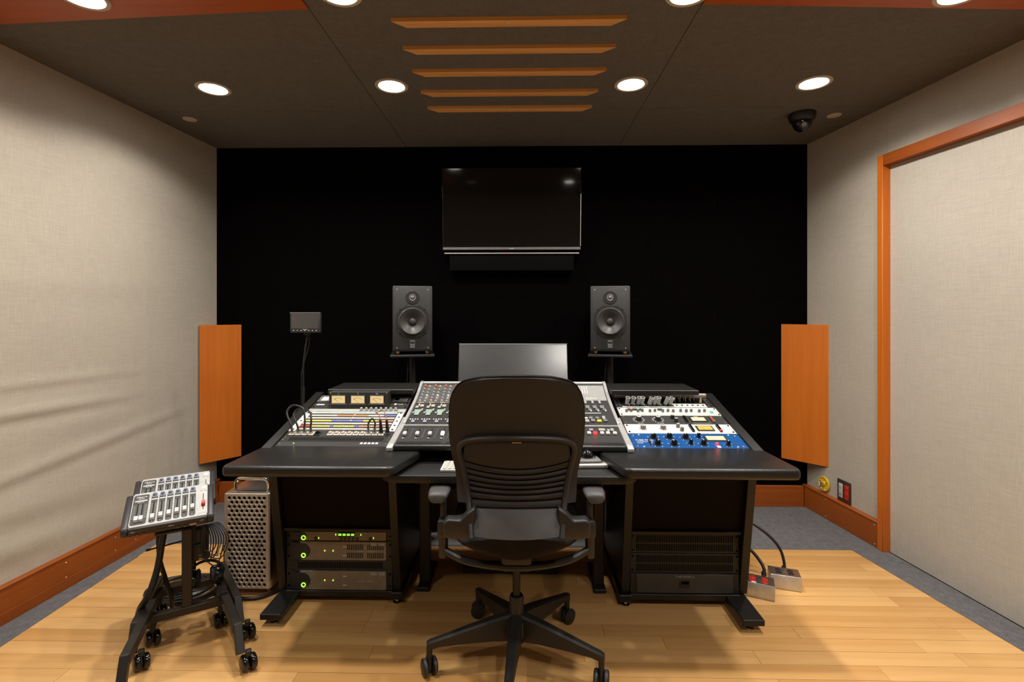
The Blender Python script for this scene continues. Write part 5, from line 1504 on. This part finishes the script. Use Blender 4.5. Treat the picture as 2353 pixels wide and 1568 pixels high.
for sg in (-1, 1):
    e_ = MB().lathe([(0, -0.018), (0.032, -0.018), (0.040, -0.010), (0.040, 0.008), (0.034, 0.018), (0, 0.020)], 24, TX(sg * 0.046, 0, 0.205, ry=90 + sg * 12)).build('ear_cup', 'black_gloss', t)
    MB().lathe([(0.020, 0.018), (0.036, 0.014), (0.038, 0.024), (0.028, 0.030), (0.018, 0.026)], 20, TX(sg * 0.046, 0, 0.205, ry=-90 * sg)).build('ear_pad', 'rubber', e_)
MB().tube([(0.066 * math.cos(R(a)), -0.006, 0.215 + 0.060 * math.sin(R(a))) for a in range(0, 181, 12)], 0.006, 8).build('headband', 'black_gloss', t)
# floor coil
ccx, ccy = S(-1.545, 2.375)
t = thing('cable_coil', 'coil of thick black cable on the floor under the stands', 'cable', (ccx, ccy, 0.0))
for k in range(6):
    rx_, ry_ = 0.165 - 0.012 * k, 0.125 - 0.010 * k
    pts = [(rx_ * math.cos(R(a)) + 0.008 * math.sin(k * 2.1), ry_ * math.sin(R(a)) + 0.006 * math.cos(k * 1.7), 0.010 + 0.0065 * (k % 3) + 0.012 * (k // 3) + 0.004 * math.sin(R(a * 2 + 60 * k))) for a in range(0, 360, 15)]
    MB().tube(pts, 0.0075, 8, closed=True).build('cable_turn', 'cable', t)
tail = [S(-1.40, 2.45), S(-1.37, 2.395), S(-1.320, 2.335), S(-1.224, 2.300), S(-1.14, 2.318), S(-1.085, 2.40), S(-1.06, 2.52)]
MB().tube(smooth_path([(0.15, 0.03, 0.02)] + [(q[0] - ccx, q[1] - ccy, 0.010) for q in tail], 6), 0.0075, 8).build('cable_tail', 'cable', t)
t = thing('drop_cable', 'thick black cable dropping from the front mixer to the floor', 'cable', (sx_, sy_, 0), group='cables dropping from the mixers')
MB().tube([Vector(in_stand(p)) - Vector((sx_, sy_, 0)) for p in smooth_path([(-0.075, 0.05, 0.455), (-0.085, 0.045, 0.40), (-0.100, 0.03, 0.30), (-0.125, 0.0, 0.22), (-0.155, 0.02, 0.16), (-0.165, 0.09, 0.06), (-0.12, 0.16, 0.02)], 6)], 0.012, 10).build('cord', 'cable', t)
t = thing('drop_cable', 'thinner black cable dropping from the rear mixer to the floor', 'cable', (sx_ + ox, sy_ + oy, 0), group='cables dropping from the mixers')
MB().tube([Vector(in_stand(p)) - Vector((sx_, sy_, 0)) for p in smooth_path([(-0.11, 0.0, 0.46), (-0.115, -0.02, 0.38), (-0.11, -0.03, 0.28), (-0.09, -0.03, 0.19), (-0.07, -0.02, 0.10), (-0.07, 0.02, 0.03)], 6)], 0.009, 10).build('cord', 'cable', t)
t = thing('stick', 'thin black rod sticking out sideways from the stand post', 'rod', in_stand((-0.02, 0.02, 0.395)))
p1 = Vector(in_stand((-0.125, 0.05, 0.375))) - Vector(t.location)
MB().cyl((0, 0, 0), tuple(p1), 0.0035, n=8).build('shaft', 'cable', t)
MB().cyl(tuple(p1), tuple(p1 * 1.12), 0.0045, n=8).build('tip', 'rubber', t)

# ================================================================ POWER BOXES ON THE FLOOR
def power_box(x, d, rz, mat_out, label, plate):
    X_, Y_ = S(x, d)
    t = thing('power_box', label, 'power outlet', (X_, Y_, 0.001), (0, 0, R(rz)), 'steel power boxes on the floor')
    MB().box((-0.067, -0.043, 0), (0.067, 0.043, 0.064), 0.003, 2).build('box', 'alu_soft', t)
    MB().box((-0.066, -0.042, 0.064), (0.066, 0.042, 0.0665), 0.002, 1).build('lid', plate, t)
    om = MB().lathe([(0, 0.0016), (0.0125, 0.0016), (0.014, 0)], 18).mesh('outlet', mat_out)
    sm_ = MB().box((-0.001, -0.004, 0), (0.001, 0.004, 0.0006)).mesh('contact_slot', 'slot')
    for sx in (-1, 1):
        for sy in (-1, 1):
            o = put('outlet', om, t, (sx * 0.026, sy * 0.0135 - 0.002, 0.0665))
            for dx in (-0.005, 0.005): put('contact_slot', sm_, o, (dx, 0, 0.0012))
    MB().lathe([(0, 0.002), (0.0025, 0.0015), (0.003, 0)], 8, TX(0, 0, 0.0665)).build('centre_screw', 'chrome', t)
    return t
pb1 = power_box(1.150, 2.355, -24, 'red', 'steel power box with four red outlets on the plank floor', 'steel')
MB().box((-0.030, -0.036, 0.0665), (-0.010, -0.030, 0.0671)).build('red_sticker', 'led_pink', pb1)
pb2 = power_box(1.308, 2.425, -17, 'black', 'steel power box with four black outlets on the plank floor', 'steel')
def cord_from(box, pts, r, label):
    t = thing('power_cable', label, 'cable', (box.location.x, box.location.y, 0), group='power cables behind the desk')
    MB().tube(smooth_path(pts, 7), r, 8).build('cord', 'cable', t)
    MB().cyl(pts[0], Vector(pts[0]) + (Vector(pts[1]) - Vector(pts[0])).normalized() * 0.02, r * 1.5, n=10).build('gland', 'rubber', t)
cord_from(pb1, [(0.040, 0.032, 0.066), (0.046, 0.045, 0.095), (0.035, 0.07, 0.125), (0.0, 0.10, 0.165), (-0.06, 0.14, 0.20), (-0.11, 0.18, 0.215)], 0.0075, 'black power cable curving down to the red outlet box')
cord_from(pb2, [(0.020, 0.045, 0.050), (0.026, 0.052, 0.085), (0.015, 0.075, 0.145), (-0.03, 0.11, 0.20), (-0.11, 0.16, 0.25), (-0.20, 0.20, 0.285)], 0.0070, 'black power cable curving down to the black outlet box')
bpy.context.view_layer.update()
